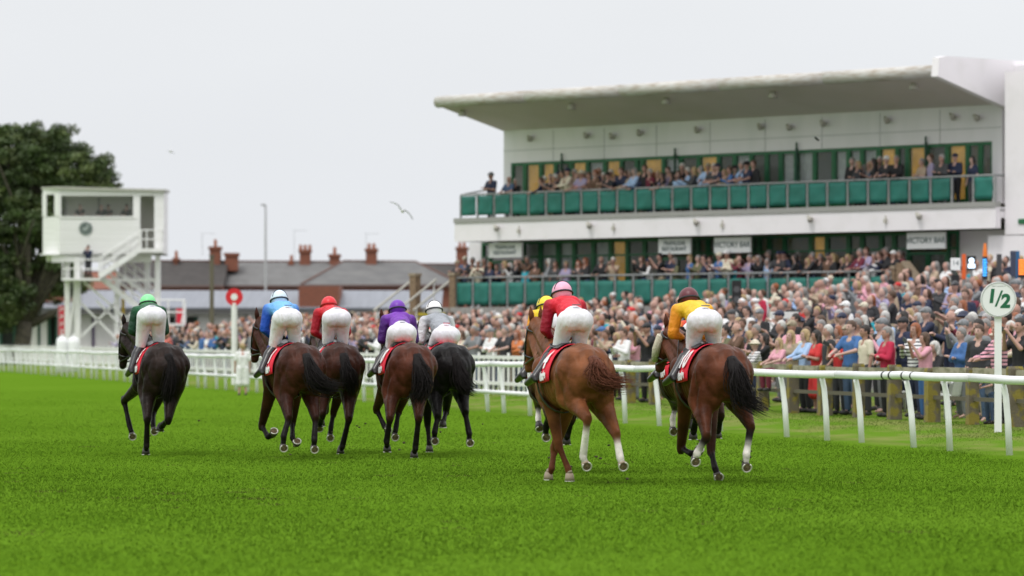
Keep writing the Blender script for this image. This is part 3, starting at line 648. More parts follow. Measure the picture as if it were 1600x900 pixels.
SLATEB = mat('slate_light', (.15,.15,.148), .85, c2=(.12,.12,.117), nscale=1.2, lo=.4, hi=.7)
RIDGE = mat('ridge_tile', (.13,.065,.05), .85)
def house(px0, px1, py_e, py_r, Y, m, label, hip=0, wallbot=0):
    r = empty('terraced_house', (bx((px0+px1)/2,Y), Y, 0), 0, label, 'house', 'houses beyond the racecourse'); c = bx((px0+px1)/2,Y)
    a, b = bx(px0,Y)-c, bx(px1,Y)-c; ze, zr = zz(py_e,Y), zz(py_r,Y+4)
    mb = MB(); mb.box(a+.1, b-.1, 0, 8, 0, ze-.1); mb.build('wall', BRICK, r)
    mb = MB(); h0, h1 = (hip if not isinstance(hip, tuple) else hip[0]), (hip if not isinstance(hip, tuple) else hip[1])
    vs = [(a,-.3,ze),(b,-.3,ze),(b-h1,4,zr),(a+h0,4,zr),(a,8.3,ze),(b,8.3,ze)]
    mb.add(vs, [(0,1,2,3),(4,3,2,5),(0,3,4),(1,5,2),(0,4,5,1)]); rf = mb.build('roof', m, r)
    mb = MB(); mb.path([(a+h0,4,zr+.04),(b-h1,4,zr+.0)], .07, 6)
    if h0: mb.path([(a,-.3,ze+.05),(a+h0,4,zr+.0)], .07, 6)
    if h1: mb.path([(b,-.3,ze+.05),(b-h1,4,zr+.0)], .07, 6)
    mb.build('ridge', RIDGE, rf); mb = MB(); mb.box(a, b, -.42, -.3, ze-.12, ze+.02); mb.build('gutter', mat('gutter', (.16,.11,.10), .7), rf)
    return r, c, rf
def chimney(h, px, py0, py1, w, pots, Y=278):
    r, c, rf = h; x = bx(px,Y+4)-c; z0, z1 = zz(py1,Y+4)-.6, zz(py0,Y+4); w = w*Y/F
    mb = MB(); mb.box(x-w/2, x+w/2, 3.4, 4.6, z0, z1-.35); mb.box(x-w/2-.08, x+w/2+.08, 3.3, 4.7, z1-.35, z1-.15); ch = mb.build('chimney', BRICK, rf)
    for k in range(pots):
        xx = x+(k-(pots-1)/2)*.32; hh = .35 if pots > 1 else .5; mb = MB(); mb.path([(xx,4,z1-.15),(xx,4,z1-.15+hh)], [.12,.1], 8); mb.build('chimney_pot', mat('terracotta', (.33,.12,.06), .8), ch)
h1 = house(180, 350, 446, 408, 282, SLATED, 'terraced house with a very dark slate roof, nearest the tower')
h2 = house(344, 565, 446, 409, 284, SLATEB, 'terraced house with lighter grey slate roof behind the street lamp')
h3 = house(471, 722, 445, 408.5, 276, SLATE, 'hipped slate roofed house between the red jockey and the terrace steps', hip=(2.6, 3.2))
h4 = house(640, 770, 440, 413, 300, SLATED, 'far house with dark roof just left of the grandstand')
h5 = house(20, 185, 452, 425, 290, BRICK, 'brick house mostly hidden behind the big tree')
chimney(h1, 330, 380, 408, 17, 1); chimney(h1, 356, 390, 408, 20, 0); chimney(h1, 268, 398, 408, 7, 1)
chimney(h2, 470, 384, 410, 17, 3); chimney(h2, 517, 391, 411, 16, 1); chimney(h2, 448, 404, 410, 6, 1)
chimney(h3, 582, 386, 408, 17, 2); chimney(h4, 722, 383, 412, 18, 2, 300)
def aerial(px, py0, py1, Y=290):
    s = F/Y; a = empty('tv_aerial', (bx(px,Y), Y, zz(py1,Y)), 0, 'thin television aerial on the roofs near x %s of the terrace' % ('first chimney' if px < 400 else 'middle chimneys' if px < 550 else 'right chimney'), 'aerial'); h = (py1-py0)/s
    a['label'] = {316:'thin aerial beside the leftmost tall chimney', 460:'thin aerial beside the three pot chimney', 572:'thin aerial beside the chimney of the hipped house'}[px]
    mb = MB(); mb.path([(0,0,0),(0,0,h)], .014, 5); mb.build('mast', GREY, a); mb = MB(); mb.path([(-.1,0,h),(.9,0,h)], .01, 5)
    for k in range(6): mb.path([(.05+.15*k,-.25,h),(.05+.15*k,.25,h)], .012, 4)
    mb.build('array', GREY, a)
aerial(316, 365, 400); aerial(460, 360, 408); aerial(572, 365, 405)
# street lamp and timber pole
s = F/265; lp = empty('street_lamp', (bx(415,265), 265, 0), 0, 'tall thin grey street lamp in front of the slate roofs', 'street lamp')
zt_ = zz(321,265); mb = MB(); mb.path([(0,0,0),(0,0,3),(0,0,zt_)], [.11,.09,.06], 8); mb.build('pole', mat('lamp_grey', (.42,.43,.43), .5), lp); mb = MB(); mb.path([(.05,0,zt_-.02),(-.25,0,zt_+.03)], .05, 8); mb.box(-.3,-.02,-.08,.08,zt_+.0,zt_+.1); mb.build('lantern', MATS['lamp_grey'], lp)
tp = empty('timber_pole', (bx(331,250), 250, 0), 0, 'mossy brown timber pole standing by the low building', 'pole')
mb = MB(); mb.path([(0,0,0),(0,0,zz(402,250))], [.15,.12], 8); mb.build('shaft', mat('pole_brown', (.13,.12,.075), .9), tp); mb = MB(); mb.path([(0,0,zz(402,250)),(0,0,zz(398,250))], [.16,.16], 8); mb.build('cap', mat('pole_cap', (.1,.1,.07), .9), tp)

# ------------------------------------------------------------------ big tree
def tree(px, Y, crown, label, seed, nclump, trunk_px, leafs=230):
    rg = np.random.default_rng(seed); bxx = bx(px,Y); r = empty('broadleaf_tree', (bxx, Y, 0), 0, label, 'tree', None)
    s = F/Y; mb = MB(); tops = []
    tb = Vector((bx(trunk_px,Y)-bxx, 0, 0))
    trunk = [tb, tb+Vector((.05,0,1.2)), tb+Vector((.25,0,2.6))]; mb.path(trunk, [.62,.5,.46], 10)
    for (cx, cy, cz, rx, ry, rz) in crown:
        e_ = Vector((cx, cy, cz)); m_ = trunk[2].lerp(e_, .5)+Vector((rg.normal(0,.4), rg.normal(0,.4), -.3)); mb.path([trunk[2]-Vector((0,0,.3)), m_, e_], [.28,.17,.07], 7)
        for k in range(4):
            t_ = e_+Vector((rg.normal(0,rx*.5), rg.normal(0,ry*.5), rg.normal(0,rz*.5))); mb.path([m_, (m_+t_)/2+Vector((0,0,.2)), t_], [.12,.07,.03], 5)
    mb.build('trunk', mat('bark', (.075,.068,.045), .95, c2=(.04,.035,.025), nscale=5), r, smooth=True)
    vv = []; cc = []
    for (cx, cy, cz, rx, ry, rz) in crown:
        k = int(nclump*rx*rz)
        for j in range(k):
            d = rg.normal(size=3); d /= np.linalg.norm(d); rad = rg.uniform(.30, 1.12)**.6; c = np.array([cx,cy,cz])+d*rad*np.array([rx,ry,rz])
            cr = rg.uniform(.22, .55); n = int(leafs*cr)
            P = rg.normal(size=(n,3)); P /= np.linalg.norm(P, axis=1)[:,None]; P *= (rg.random(n)**.45*cr)[:,None]*np.array([1.15,1.15,.75]); P += c
            a = rg.normal(size=(n,3)); a /= np.linalg.norm(a, axis=1)[:,None]; b = np.cross(a, rg.normal(size=(n,3))); b /= np.linalg.norm(b, axis=1)[:,None]
            L_ = rg.uniform(.07,.13,n)[:,None]; w = L_*.55
            vv.append(np.stack([P-a*L_, P-b*w, P+a*L_, P+b*w], 1).reshape(-1,3))
            g = rg.uniform(.6,1.4)*rg.uniform(.8,1.2,n); base = np.array([.058,.092,.028]) if rg.random() < .6 else np.array([.088,.12,.035])
            cc.append(np.repeat(np.concatenate([base[None]*g[:,None], np.ones((n,1))], 1), 4, 0))
    V = np.concatenate(vv); C = np.concatenate(cc); n = len(V)//4
    me = bpy.data.meshes.new('crown'); me.vertices.add(4*n); me.vertices.foreach_set('co', V.astype(np.float32).ravel()); me.loops.add(4*n); me.loops.foreach_set('vertex_index', np.arange(4*n, dtype=np.int32)); me.polygons.add(n); me.polygons.foreach_set('loop_start', np.arange(0,4*n,4,dtype=np.int32)); me.update(calc_edges=True)
    at = me.color_attributes.new('Col', 'FLOAT_COLOR', 'POINT'); at.data.foreach_set('color', C.astype(np.float32).ravel()); me.materials.append(mat('leaves', use='attr', rough=.5, spec=.4)); link('crown', me, r)
    return r
YT = 238
def cr_(px, py, rx, rz, y=0): return (bx(px,YT)-bx(30,YT), y, zz(py,YT), rx*YT/F, rx*YT/F*.9, rz*YT/F)
tree(30, YT, [cr_(10,250,60,48), cr_(72,243,42,40), cr_(115,272,44,34), cr_(150,285,30,22,1), cr_(20,330,70,60), cr_(90,330,62,50,1), cr_(60,395,62,50,1), cr_(5,430,45,40), cr_(85,440,28,30,1), cr_(40,225,30,22), cr_(-40,300,60,70), cr_(160,262,15,16), cr_(176,296,12,10), cr_(132,238,16,14), cr_(95,208,18,13), cr_(55,205,16,12), cr_(5,212,24,16), cr_(20,470,40,30), cr_(115,440,18,22,1), cr_(-20,490,40,30)], 'big dark broadleaf tree behind the judges tower', 3, 42, 33)
# ------------------------------------------------------------------ gulls
def gull(px, py, Y, pts, label, c=(.35,.36,.37), body=True, th=.05):
    s = F/Y; g = empty('gull' if body else 'bird', tuple(W(px,py,Y)), 0, label, 'bird')
    pts = [((a-px)/s, 0, -(b-py)/s) for a, b in pts]; k = len(pts)//2
    mb = MB(); w = [th*(.35+.65*math.sin(math.pi*min(1,(i+.6)/(len(pts))))) for i in range(len(pts))]
    m = mat('gull_'+('g' if body else 'd'), c, .7)
    if body:
        vs = []
        for i, p in enumerate(pts): vs += [(p[0],-.12*w[i]/th,p[2]),(p[0],.14*w[i]/th,p[2]-.0),(p[0],0,p[2]+.012),(p[0],0,p[2]-.012)]
        mb.path([(p[0],0,p[2]) for p in pts], [max(.008,x*.35) for x in w], 8); ws = mb.build('wings', m, g, smooth=True); ws.scale = (1,4,1)
        mb = MB(); c0 = pts[k]; mb.path([(c0[0],-.25,c0[2]),(c0[0],-.15,c0[2]-.01),(c0[0],0,c0[2]-.02),(c0[0],.15,c0[2]-.01),(c0[0],.3,c0[2])], [.01,.035,.05,.035,.01], 8); mb.build('body', mat('gull_white', (.75,.75,.75), .6), g, smooth=True)
    else:
        mb.path([(p[0],0,p[2]) for p in pts], w, 6); mb.build('wings', m, g)
gull(627, 328, 120, [(609,315),(616,317),(622,320),(626,326),(629,329),(633,328),(638,332),(642,337),(645,343)], 'pale gull gliding with bent wings in the open sky', (.42,.43,.44), th=.075)
gull(267, 237, 170, [(261,235),(264,237),(267,236),(270,238),(273,240)], 'tiny faint bird high in the sky above the tower', (.6,.6,.6), th=.04)
gull(1277, 217, 90, [(1273,214),(1275,216),(1277,218),(1280,220)], 'small dark bird crossing in front of the canopy wall', (.02,.02,.02), body=False, th=.03)

# ------------------------------------------------------------------ bookmakers' boards, speaker column, crowd side furniture
def lit(name, c, e_): return mat(name, c, .4, emit=e_)
def board(px, py0, py1, wpx, Y, screen, label, top=None, body=BLACK):
    s = F/Y; x = bx(px,Y); g = gh(x,Y); r = empty('betting_board', (x,Y,g), R(-8), label, 'board', 'bookmakers boards right of the stand'); z0, z1 = zz(py1,Y)-g, zz(py0,Y)-g; w = wpx/s
    mb = MB(); mb.path([(0,.08,0),(0,.08,z0+.2)], .04, 8); mb.box(-.25,.25,-.15,.25,0,.9); mb.build('stand', GREY, r)
    mb = MB(); mb.box(-w/2, w/2, 0, .14, z0, z1); c = mb.build('case', body, r)
    if screen:
        mb = MB(); n = 7; hh = (z1-z0)*screen[2]
        for k in range(n): mb.box(-w*.4, w*(.4 if k%2 else .3), -.008, -.002, z0+.08+(hh)*k/n, z0+.08+hh*(k+.62)/n)
        mb.build('screen', lit(screen[0], screen[1], 1.6), c)
    if top: mb = MB(); mb.path([(0,.07,z1),(0,.07,z1+.15),(0,.07,z1+.35)], [w/2,w/2.3,.03], 10); mb.build('top_cone', mat('cone_orange', (.8,.2,.02), .5), c)
board(1539, 401, 436, 8, 108, ('screen_blue', (.05,.35,.9), .8), 'narrow bookmaker board with blue rows and an orange cone top', top=1)
board(1597, 405, 434, 13, 104, ('screen_orange', (.95,.22,.03), .85), 'bookmaker board glowing with orange odds at the right edge')
board(1561, 397, 436, 8, 110, None, 'dark grey slim bookmaker board with no lit display', body=mat('board_grey', (.06,.06,.065), .5))
board(1583, 392, 432, 9, 107, None, 'tall dark bookmaker board with a dull purple top edge', body=mat('board_navy', (.04,.05,.09), .5))
board(1590, 392, 436, 6, 109, None, 'slim blue bookmaker board near the right edge', body=mat('board_blue', (.02,.12,.28), .5))
board(1506, 397, 436, 6, 108, None, 'slim bright orange bookmaker board beside the white number card', body=mat('board_orange', (.75,.12,.02), .5))
b_ = board
Y = 106; s = F/Y; x = bx(1518,Y); g = gh(x,Y)
r = empty('lit_sign', (x,Y,g), 0, 'black panel with a glowing white figure symbol above the crowd', 'sign'); z0, z1 = zz(422,Y)-g, zz(400,Y)-g; w = 14/s
mb = MB(); mb.box(-w/2,w/2,0,.1,z0,z1); c = mb.build('case', BLACK, r); mb = MB(); mb.path([(0,.05,0),(0,.05,z0)], .04, 8); mb.build('stand', GREY, r)
mb = MB(); mb.disc((0,-.006,z0+.24),(0,-1,0),0,.07,.008,16); mb.box(-.09,.09,-.01,-.002,z0+.05,z0+.16); mb.build('symbol', lit('screen_white', (.7,.85,1), 1.8), c)
Y = 104; s = F/Y; x = bx(1493,Y); g = gh(x,Y)
r = empty('number_card', (x,Y,g), 0, 'white card numbered 14 on top of a black pitch stand', 'sign'); z0, z1 = zz(422,Y)-g, zz(403,Y)-g; w = 15/s
mb = MB(); mb.box(-w/2,w/2,0,.04,z0,z1); c = mb.build('card', MATS['sign_white'], r); mb = MB(); mb.box(-w*.4,w*.4,.0,.3,0,z0-.12); mb.build('stand', BLACK, r); mb = MB(); mb.path([(0,.15,z0-.12),(0,.05,z0)], .03, 6); mb.build('pole', GREY, r)
tm = text_mesh('14', .17, MATS['sign_text']); xform(tm, Matrix.Rotation(R(90),4,'X')); link('lettering', tm, c, (0,-.006,(z0+z1)/2+.02))
Y = 116; x = bx(1151,Y); g = gh(x,Y); r = empty('speaker_column', (x,Y,g), 0, 'black loudspeaker column rising out of the crowd', 'loudspeaker')
mb = MB(); z1 = zz(438,Y)-g; mb.box(-.13,.13,0,.25,0,z1); cs = mb.build('case', BLACK, r); mb = MB()
for k in range(5): mb.disc((0,-.006,z1-.25-.28*k),(0,-1,0),0,.09,.012,16)
mb.build('driver', mat('driver', (.08,.08,.085), .6), cs)
Y = 96; x = bx(1227,Y); g = gh(x,Y); r = empty('white_barrier', (x,Y,g), R(20), 'white framed barrier standing in the crowd right of the rightmost horse', 'barrier')
s = F/Y; mb = MB(); zt_ = zz(487,Y)-g; mb.box(-.35,.1,0,.08,zt_-.16,zt_); mb.build('rail', WHITE, r)
for xx in (.1,.22): mb = MB(); mb.box(xx,xx+.11,0,.1,0,zt_); mb.build('post', WHITE, r)
mb = MB(); mb.box(-.35,.1,0,.08,zt_-.5,zt_-.4); mb.build('rail', WHITE, r)
def chair(x, y, rz, label, group=None):
    g = gh(x,y); r = empty('plastic_chair', (x,y,g), rz, label, 'chair', 'white plastic chairs on the lawn'); m = mat('white_plastic', (.78,.79,.78), .4)
    mb = MB(); mb.box(-.22,.22,-.22,.22,.42,.45); mb.build('seat', m, r)
    for sx in (-1,1):
        mb = MB(); mb.path([(-.2,sx*.24,.0),(-.17,sx*.22,.44)], .028, 6); mb.build('leg', m, r, smooth=True); mb = MB(); mb.path([(.22,sx*.24,0),(.19,sx*.22,.44)], .028, 6); mb.build('leg', m, r, smooth=True)
        mb = MB(); mb.path([(.2,sx*.24,.44),(.2,sx*.25,.66),(-.22,sx*.25,.68)], .028, 6); mb.build('armrest', m, r, smooth=True)
    mb = MB(); nn = 8; vs = []
    for i in range(nn+1):
        a = -1+2*i/nn; vs += [(-.22-.04*(1-a*a),a*.22,.44),(-.3-.05*(1-a*a),a*.2,.78+.1*(1-a*a)),(-.2-.04*(1-a*a),a*.22,.44),(-.28-.05*(1-a*a),a*.2,.78+.1*(1-a*a))]
    mb.add(vs, [(4*i,4*i+4,4*i+5,4*i+1) for i in range(nn)]+[(4*i+3,4*i+7,4*i+6,4*i+2) for i in range(nn)]+[(4*i+1,4*i+5,4*i+7,4*i+3) for i in range(nn)]); mb.build('backrest', m, r)
for px, Y, a, lab in ((1408,79.5,200,'white plastic chair on the grass behind the woman in crimson'),(1466,77,165,'white plastic chair just right of the woman in the pink cardigan'),(1481,75.6,140,'white plastic chair seen between fence posts left of the half mile post'),(1296,83,190,'white plastic chair behind the fence beside the woman in red')):
    chair(bx(px,Y), Y, R(a), lab)
# ------------------------------------------------------------------ horses and jockeys
def loft(rings, n=24):
    """rings: (x, zc, hw, hh_up, hh_down)"""
    vs = []
    for x, zc, hw, hu, hd in rings:
        for k in range(n):
            a = 2*math.pi*k/n; c_, s_ = math.cos(a), math.sin(a)
            vs.append((x, hw*s_*(1-.10*max(0,c_)), zc+(hu if c_ > 0 else hd)*c_))
    fs = [(i*n+k, i*n+(k+1)%n, (i+1)*n+(k+1)%n, (i+1)*n+k) for i in range(len(rings)-1) for k in range(n)]
    fs += [tuple(range(n-1,-1,-1)), tuple((len(rings)-1)*n+k for k in range(n))]
    return vs, fs
TORSO = [(-.80,1.22,.05,.08,.12),(-.77,1.22,.16,.22,.26),(-.68,1.22,.235,.31,.30),(-.52,1.22,.285,.365,.31),(-.32,1.23,.292,.365,.30),(-.12,1.22,.28,.335,.30),(.10,1.20,.29,.325,.34),
         (.32,1.20,.285,.345,.37),(.50,1.21,.255,.38,.38),(.66,1.22,.22,.33,.34),(.78,1.22,.17,.22,.26),(.86,1.20,.08,.1,.14)]
def barrel(x, a, off=.03):
    T = TORSO
    for i in range(len(T)-1):
        if T[i][0] <= x <= T[i+1][0]:
            f = (x-T[i][0])/(T[i+1][0]-T[i][0]); r = [T[i][j]*(1-f)+T[i+1][j]*f for j in range(5)]; break
    else: r = T[5]
    c_, s_ = math.cos(a), math.sin(a)
    return Vector((x, (r[2]*(1-.1*max(0,c_))+off)*s_, r[1]+((r[3] if c_ > 0 else r[4])+off)*c_))
def fuse_m(name, prims, extra, mats, **k):
    global caps
    prims = list(prims); return fuse(name, prims+[('L',)+e for e in extra], mats, **k)
_f = fuse
def fuse(name, prims, mats, voxel=.02, smooth=4, cols=None, colfn=None):
    # allow ('L', verts, faces, tag) lofted pieces
    lo = [p for p in prims if p[0] is 'L' or (isinstance(p[0], str) and p[0] == 'L')]; rest = [p for p in prims if not (isinstance(p[0], str) and p[0] == 'L')]
    if not lo: return _f(name, rest, mats, voxel, smooth, cols, colfn)
    mb = MB()
    for p in lo: mb.add(p[1], p[2])
    old = MB.mesh
    class Hook: pass
    def once(self, nm, ms, sm=False):
        if nm == 'tmp':
            for p in lo: self.add(p[1], p[2])
        return old(self, nm, ms, sm)
    MB.mesh = once
    try:
        segs = [((a[0],0,a[1]),.2,(b[0],0,b[1]),.2,'body') for p in lo for a, b in p[3]] if cols else []
        return _f(name, rest+segs*0+[((a[0],0,a[1]),.22,(b[0],0,b[1]),.22,'body') for p in lo for a, b in p[3]], mats, voxel, smooth, cols, colfn)
    finally: MB.mesh = old

def coat(name):
    m = mat(name, use='attr', rough=.42, spec=.09, noise=.40, nscale=5, bump=.55, bscale=7); return m
COAT = coat('horse_coat')
mat('silk', use='attr', rough=.5, spec=.3, bump=.8, bscale=14, noise=.10, nscale=6)
HAIRM = mat('horse_hair', use='object', rough=.6, spec=.08, noise=.3, nscale=30)
HOOF = mat('hoof', (.035,.03,.026), .5); SOLE = mat('sole', (.10,.065,.035), .9, c2=(.16,.12,.06), nscale=30); SHOE = mat('aluminium_shoe', (.62,.6,.55), .45, metal=.4)
LEATHER = mat('black_leather', (.012,.012,.013), .3, spec=.6); REDC = mat('red_saddlecloth', (.70,.008,.035), .7, noise=.12, nscale=6); BREECH = mat('white_breeches', (.74,.725,.775), .6, c2=(.62,.585,.60), nscale=16, lo=.62, hi=.74, bump=.75, bscale=26, stretch=(1,1,.4))
NUM = mat('cloth_white', (.8,.8,.8), .6); SKIN1 = mat('jockey_skin', (.5,.27,.19), .55)

def make_horse(h):
    psi = R(h['yaw']); s_, c_ = math.sin(psi), math.cos(psi); Y0 = h['Y']
    kd = (h['dock'][0]-800)/F; xd = -.80; Yd = Y0+xd*c_; X0 = kd*Yd+xd*s_
    def loc(px, py, x):
        k = (px-800)/F; y = (k*Y0+k*x*c_-X0+x*s_)/(k*s_-c_); Y = Y0+x*c_-y*s_
        return Vector((x, y, HC-(py-HY)/F*Y))
    root = empty('racehorse', (X0, Y0, 0), R(90)+psi, h['label'], 'horse', 'racehorses galloping away'); h['root'] = root; h['loc'] = loc
    P = []; B = 'body'
    # haunches, shoulders, muscles
    legs = h['legs']; pts = {}
    for key in ('LH','RH','LF','RF'):
        sg = 1 if key[0] == 'L' else -1; J = [loc(*j) for j in legs[key]]
        for j in J: j.z = max(j.z, .035)
        j0 = J[0]
        if abs(j0.y-sg*.17) > .28: j0.y = sg*.17+.28*(1 if j0.y > sg*.17 else -1)
        if key[1] == 'H':
            hip = Vector((-.52, sg*.165, 1.27)); st = Vector((-.36+.12*(j0.x+.75), sg*.19*.55+j0.y*.45*.9, .93+.25*max(0,(j0.z-.5))))
            if abs(st.y) < .12: st.y = sg*.12 if st.y*sg >= 0 else st.y
            mid = st.lerp(j0, .42)
            P += [(hip, .19, st, .155, B), (Vector((-.64,sg*.125,1.2)), .15, st+Vector((-.15,0,-.02)), .125, B), (st+Vector((-.15,0,-.02)), .125, mid+Vector((-.05,0,0)), .085, B), (st, .155, mid, .108, B), (mid+Vector((-.05,0,.03)), .09, j0+Vector((-.02,0,.03)), .044, B), (mid, .10, j0, .056, 'pt'), (j0+Vector((-.045,0,.04)), .03, j0+Vector((0,0,-.04)), .042, 'pt'),
                  ('e', (-.45, sg*.14, 1.36), (.29,.15,.19), None, B), ('e', (-.63, sg*.145, 1.12), (.155,.125,.31), Matrix.Rotation(R(-12),3,'Y'), B), ('e', (-.40, sg*.19, 1.10), (.13,.115,.27), Matrix.Rotation(R(10),3,'Y'), B)]
            ca = 'pt' if not h.get('socks', {}).get(key) else 'sock'
            lo_ = h.get('socks', {}).get(key) == .5; k0 = .62 if lo_ else .22
            P += [(j0, .048, j0.lerp(J[1], k0), .040, 'pt'), (j0.lerp(J[1], k0), .039, J[1], .046, ca), (J[1]+Vector((-.018,0,0)), .042, J[1]+Vector((-.02,0,-.02)), .04, ca)]
        else:
            sh = Vector((.60, sg*.15, 1.30)); el = Vector((.44, sg*.165+.25*(j0.y-sg*.165), .98)); mid = el.lerp(j0, .35)
            P += [(sh, .15, el, .125, B), (el, .115, mid, .085, B), (mid, .085, j0, .052, 'pf'), (j0+Vector((.012,0,.03)), .05, j0+Vector((0,0,-.03)), .05, 'pt'), (Vector((.70, sg*.1, 1.1)), .13, Vector((.62,sg*.12,.98)), .10, B)]
            ca = 'pt' if not h.get('socks', {}).get(key) else 'sock'
            P += [(j0, .043, j0.lerp(J[1], .5), .034, 'pt'), (j0.lerp(J[1], .5), .034, J[1], .042, ca)]
        P += [(J[1], .042, J[1].lerp(J[2], .6), .036, ca)]
        pts[key] = J
    # tail head
    P += [(Vector((-.68,0,1.46)), .07, Vector((-.83,0,1.38)), .045, B)]
    # neck and head
    poll = loc(*h['poll']); muz = loc(*h['muzzle']); thr = poll.lerp(muz, .28)+Vector((-.08,0,-.05))
    P += [(Vector((.46,0,1.42)), .16, Vector((.46,0,1.42)).lerp(poll, .55)+Vector((0,0,.01)), .125, B), (Vector((.46,0,1.42)).lerp(poll, .5), .125, poll, .085, B),
          (Vector((.68,0,1.20)), .18, Vector((.68,0,1.2)).lerp(thr, .55), .135, B), (Vector((.68,0,1.2)).lerp(thr, .5), .135, thr, .095, B),
          (Vector((.56,0,1.32)), .17, Vector((.56,0,1.32)).lerp(poll.lerp(thr,.5), .6), .11, B)]
    fw = (muz-poll).normalized(); up = Vector((0,1,0)).cross(fw); up = up if up.x > 0 else -up
    P += [(poll, .088, poll.lerp(muz,.35), .098, B), (poll.lerp(muz,.3)-up*.06, .095, poll.lerp(muz,.5)-up*.05, .07, B), (poll.lerp(muz,.3), .09, muz, .058, B), (muz-up*.02, .056, muz+fw*.02, .052, 'muz')]
    for sg in (1,-1): P += [(poll.lerp(muz,.33)+Vector((0,sg*.065,0))+up*.02, .025, poll.lerp(muz,.38)+Vector((0,sg*.065,0))+up*.02, .022, B)]
    ax = [((TORSO[i][0], TORSO[i][1]), (TORSO[i+1][0], TORSO[i+1][1])) for i in range(2, 9)]
    vs, fs = loft(TORSO)
    cols = {'body': h['coat'], 'pt': h['point'], 'pf': tuple((a+b)/2 for a, b in zip(h['coat'], h['point'])), 'sock': (.62,.58,.53), 'muz': h['point']}
    me = fuse('body', P+[('L', vs, fs, ax)], COAT, voxel=.0145, smooth=5, cols=cols)
    nv_ = len(me.vertices); A = np.empty(nv_*3, np.float32); me.vertices.foreach_get('co', A); A = A.reshape(-1,3); Nn = np.empty(nv_*3, np.float32); me.vertex_normals.foreach_get('vector', Nn); Nn = Nn.reshape(-1,3)
    disp = np.zeros(nv_)      # muscle grooves fanning out from the croup, and the ribs
    ox, oz = -.50, 1.50; rr_ = np.hypot(A[:,0]-ox, A[:,2]-oz); an_ = np.arctan2(A[:,0]-ox, -(A[:,2]-oz)); fade = np.clip((rr_-.12)/.12,0,1)*np.clip((.75-rr_)/.15,0,1)*(np.abs(A[:,1]) > .08)
    for a0, dp, wd_ in ((-.42,.013,.035),(-.02,.017,.04),(.42,.016,.04),(.85,.010,.04)):
        disp -= dp*np.exp(-((an_-a0)*rr_/wd_)**2)*fade
        disp += dp*.5*np.exp(-((an_-a0-.2)*rr_/(wd_*1.6))**2)*fade
    ribs = (A[:,0] > -.15)*(A[:,0] < .3)*(A[:,2] < 1.4)*(A[:,2] > .9); disp += ribs*.0025*np.sin(A[:,0]*75+A[:,2]*12)
    A += Nn*disp[:,None]; me.vertices.foreach_set('co', A.ravel().astype(np.float32)); me.update()
    link('body', me, root)
    # hooves with sole and light racing shoe
    for key, J in pts.items():
        f_, hf = J[1], J[2]; d = (hf-f_).normalized(); sole = h.get('sole', {}).get(key, 'd')
        nrm = {'b': Vector((-.92,.05,-.38)), 'd': Vector((0,0,-1)), 'u': Vector((-.75,.1,.65)), 'k': Vector((-.7,0,-.7))}[sole].normalized()
        tip = hf+nrm*.03; top = hf-nrm*.045+(f_-hf).normalized()*.012
        mb = MB(); mb.path([f_.lerp(top,.35), top], [.034,.040], 12); mb.path([top, hf-nrm*.01, tip], [.043,.052,.058], 16)
        ho = mb.build('hoof', [HOOF if key not in h.get('palehoof', ()) else mat('pale_hoof', (.3,.24,.17), .6)], root, smooth=True)
        mb = MB(); mb.disc(tip+nrm*.004, nrm, 0, .05, .004, 20); mb.path([tip+nrm*.004, tip+nrm*.012-Vector((0,0,0))], [.02,.008], 6); mb.build('sole', SOLE, ho)
        mb = MB(); up_ = (f_-tip); up_ = (up_-nrm*up_.dot(nrm)); up_ = up_.normalized() if up_.length > 1e-3 else Vector((1,0,0)); sd = nrm.cross(up_)
        arc = [tip+nrm*.008+(up_*-math.cos(t)+sd*math.sin(t))*.052 for t in np.linspace(-2.55, 2.55, 18)]
        mb.path(arc, .0085, 6); mb.build('horseshoe', SHOE, ho, smooth=True)
    # ears, mane, tail
    hair = h.get('hair', (.012,.01,.01))
    for sg in (1,-1):
        e0 = poll+Vector((0,sg*.05,.05)); mb = MB(); mb.path([e0-Vector((0,0,.03)), e0+Vector((.01,sg*.01,.07)), e0+Vector((.03,sg*.012,.155))], [.03,.034,.005], 8, sy=.55)
        o = mb.build('ear', HAIRM, root, smooth=True); o.color = (*[x*.7 for x in h['coat']], 1)
    mb = MB(); rg = np.random.default_rng(h['seed'])
    for k in range(70):
        f = k/69; b = Vector((.42,0,1.56)).lerp(poll+Vector((0,0,.05)), f)+Vector((rg.normal(0,.01), rg.normal(0,.01), .0)); sgn = -1
        mb.path([b, b+Vector((-.03, sgn*.07, .01)), b+Vector((-.03-.04*rg.random(), sgn*(.11), -.12-.06*rg.random()))], [.012,.012,.003], 4)
    o = mb.build('mane', HAIRM, root); o.color = (*hair, 1)
    tp = [Vector((-.80,0,1.42))]+[loc(*t) for t in h['tail']]
    mb = MB()
    def spl(t):
        t = t*(len(tp)-1); i = min(int(t), len(tp)-2); f = t-i; p0, p1, p2, p3 = tp[max(i-1,0)], tp[i], tp[i+1], tp[min(i+2,len(tp)-1)]
        return .5*((2*p1)+(p2-p0)*f+(2*p0-5*p1+4*p2-p3)*f*f+(3*p1-p0-3*p2+p3)*f**3)
    wd = h.get('tailw', .085)
    mb.path([spl(t) for t in np.linspace(0,.72,10)], [.06,.07]+[wd*.80]*6+[wd*.5,wd*.15], 10, sy=.7)
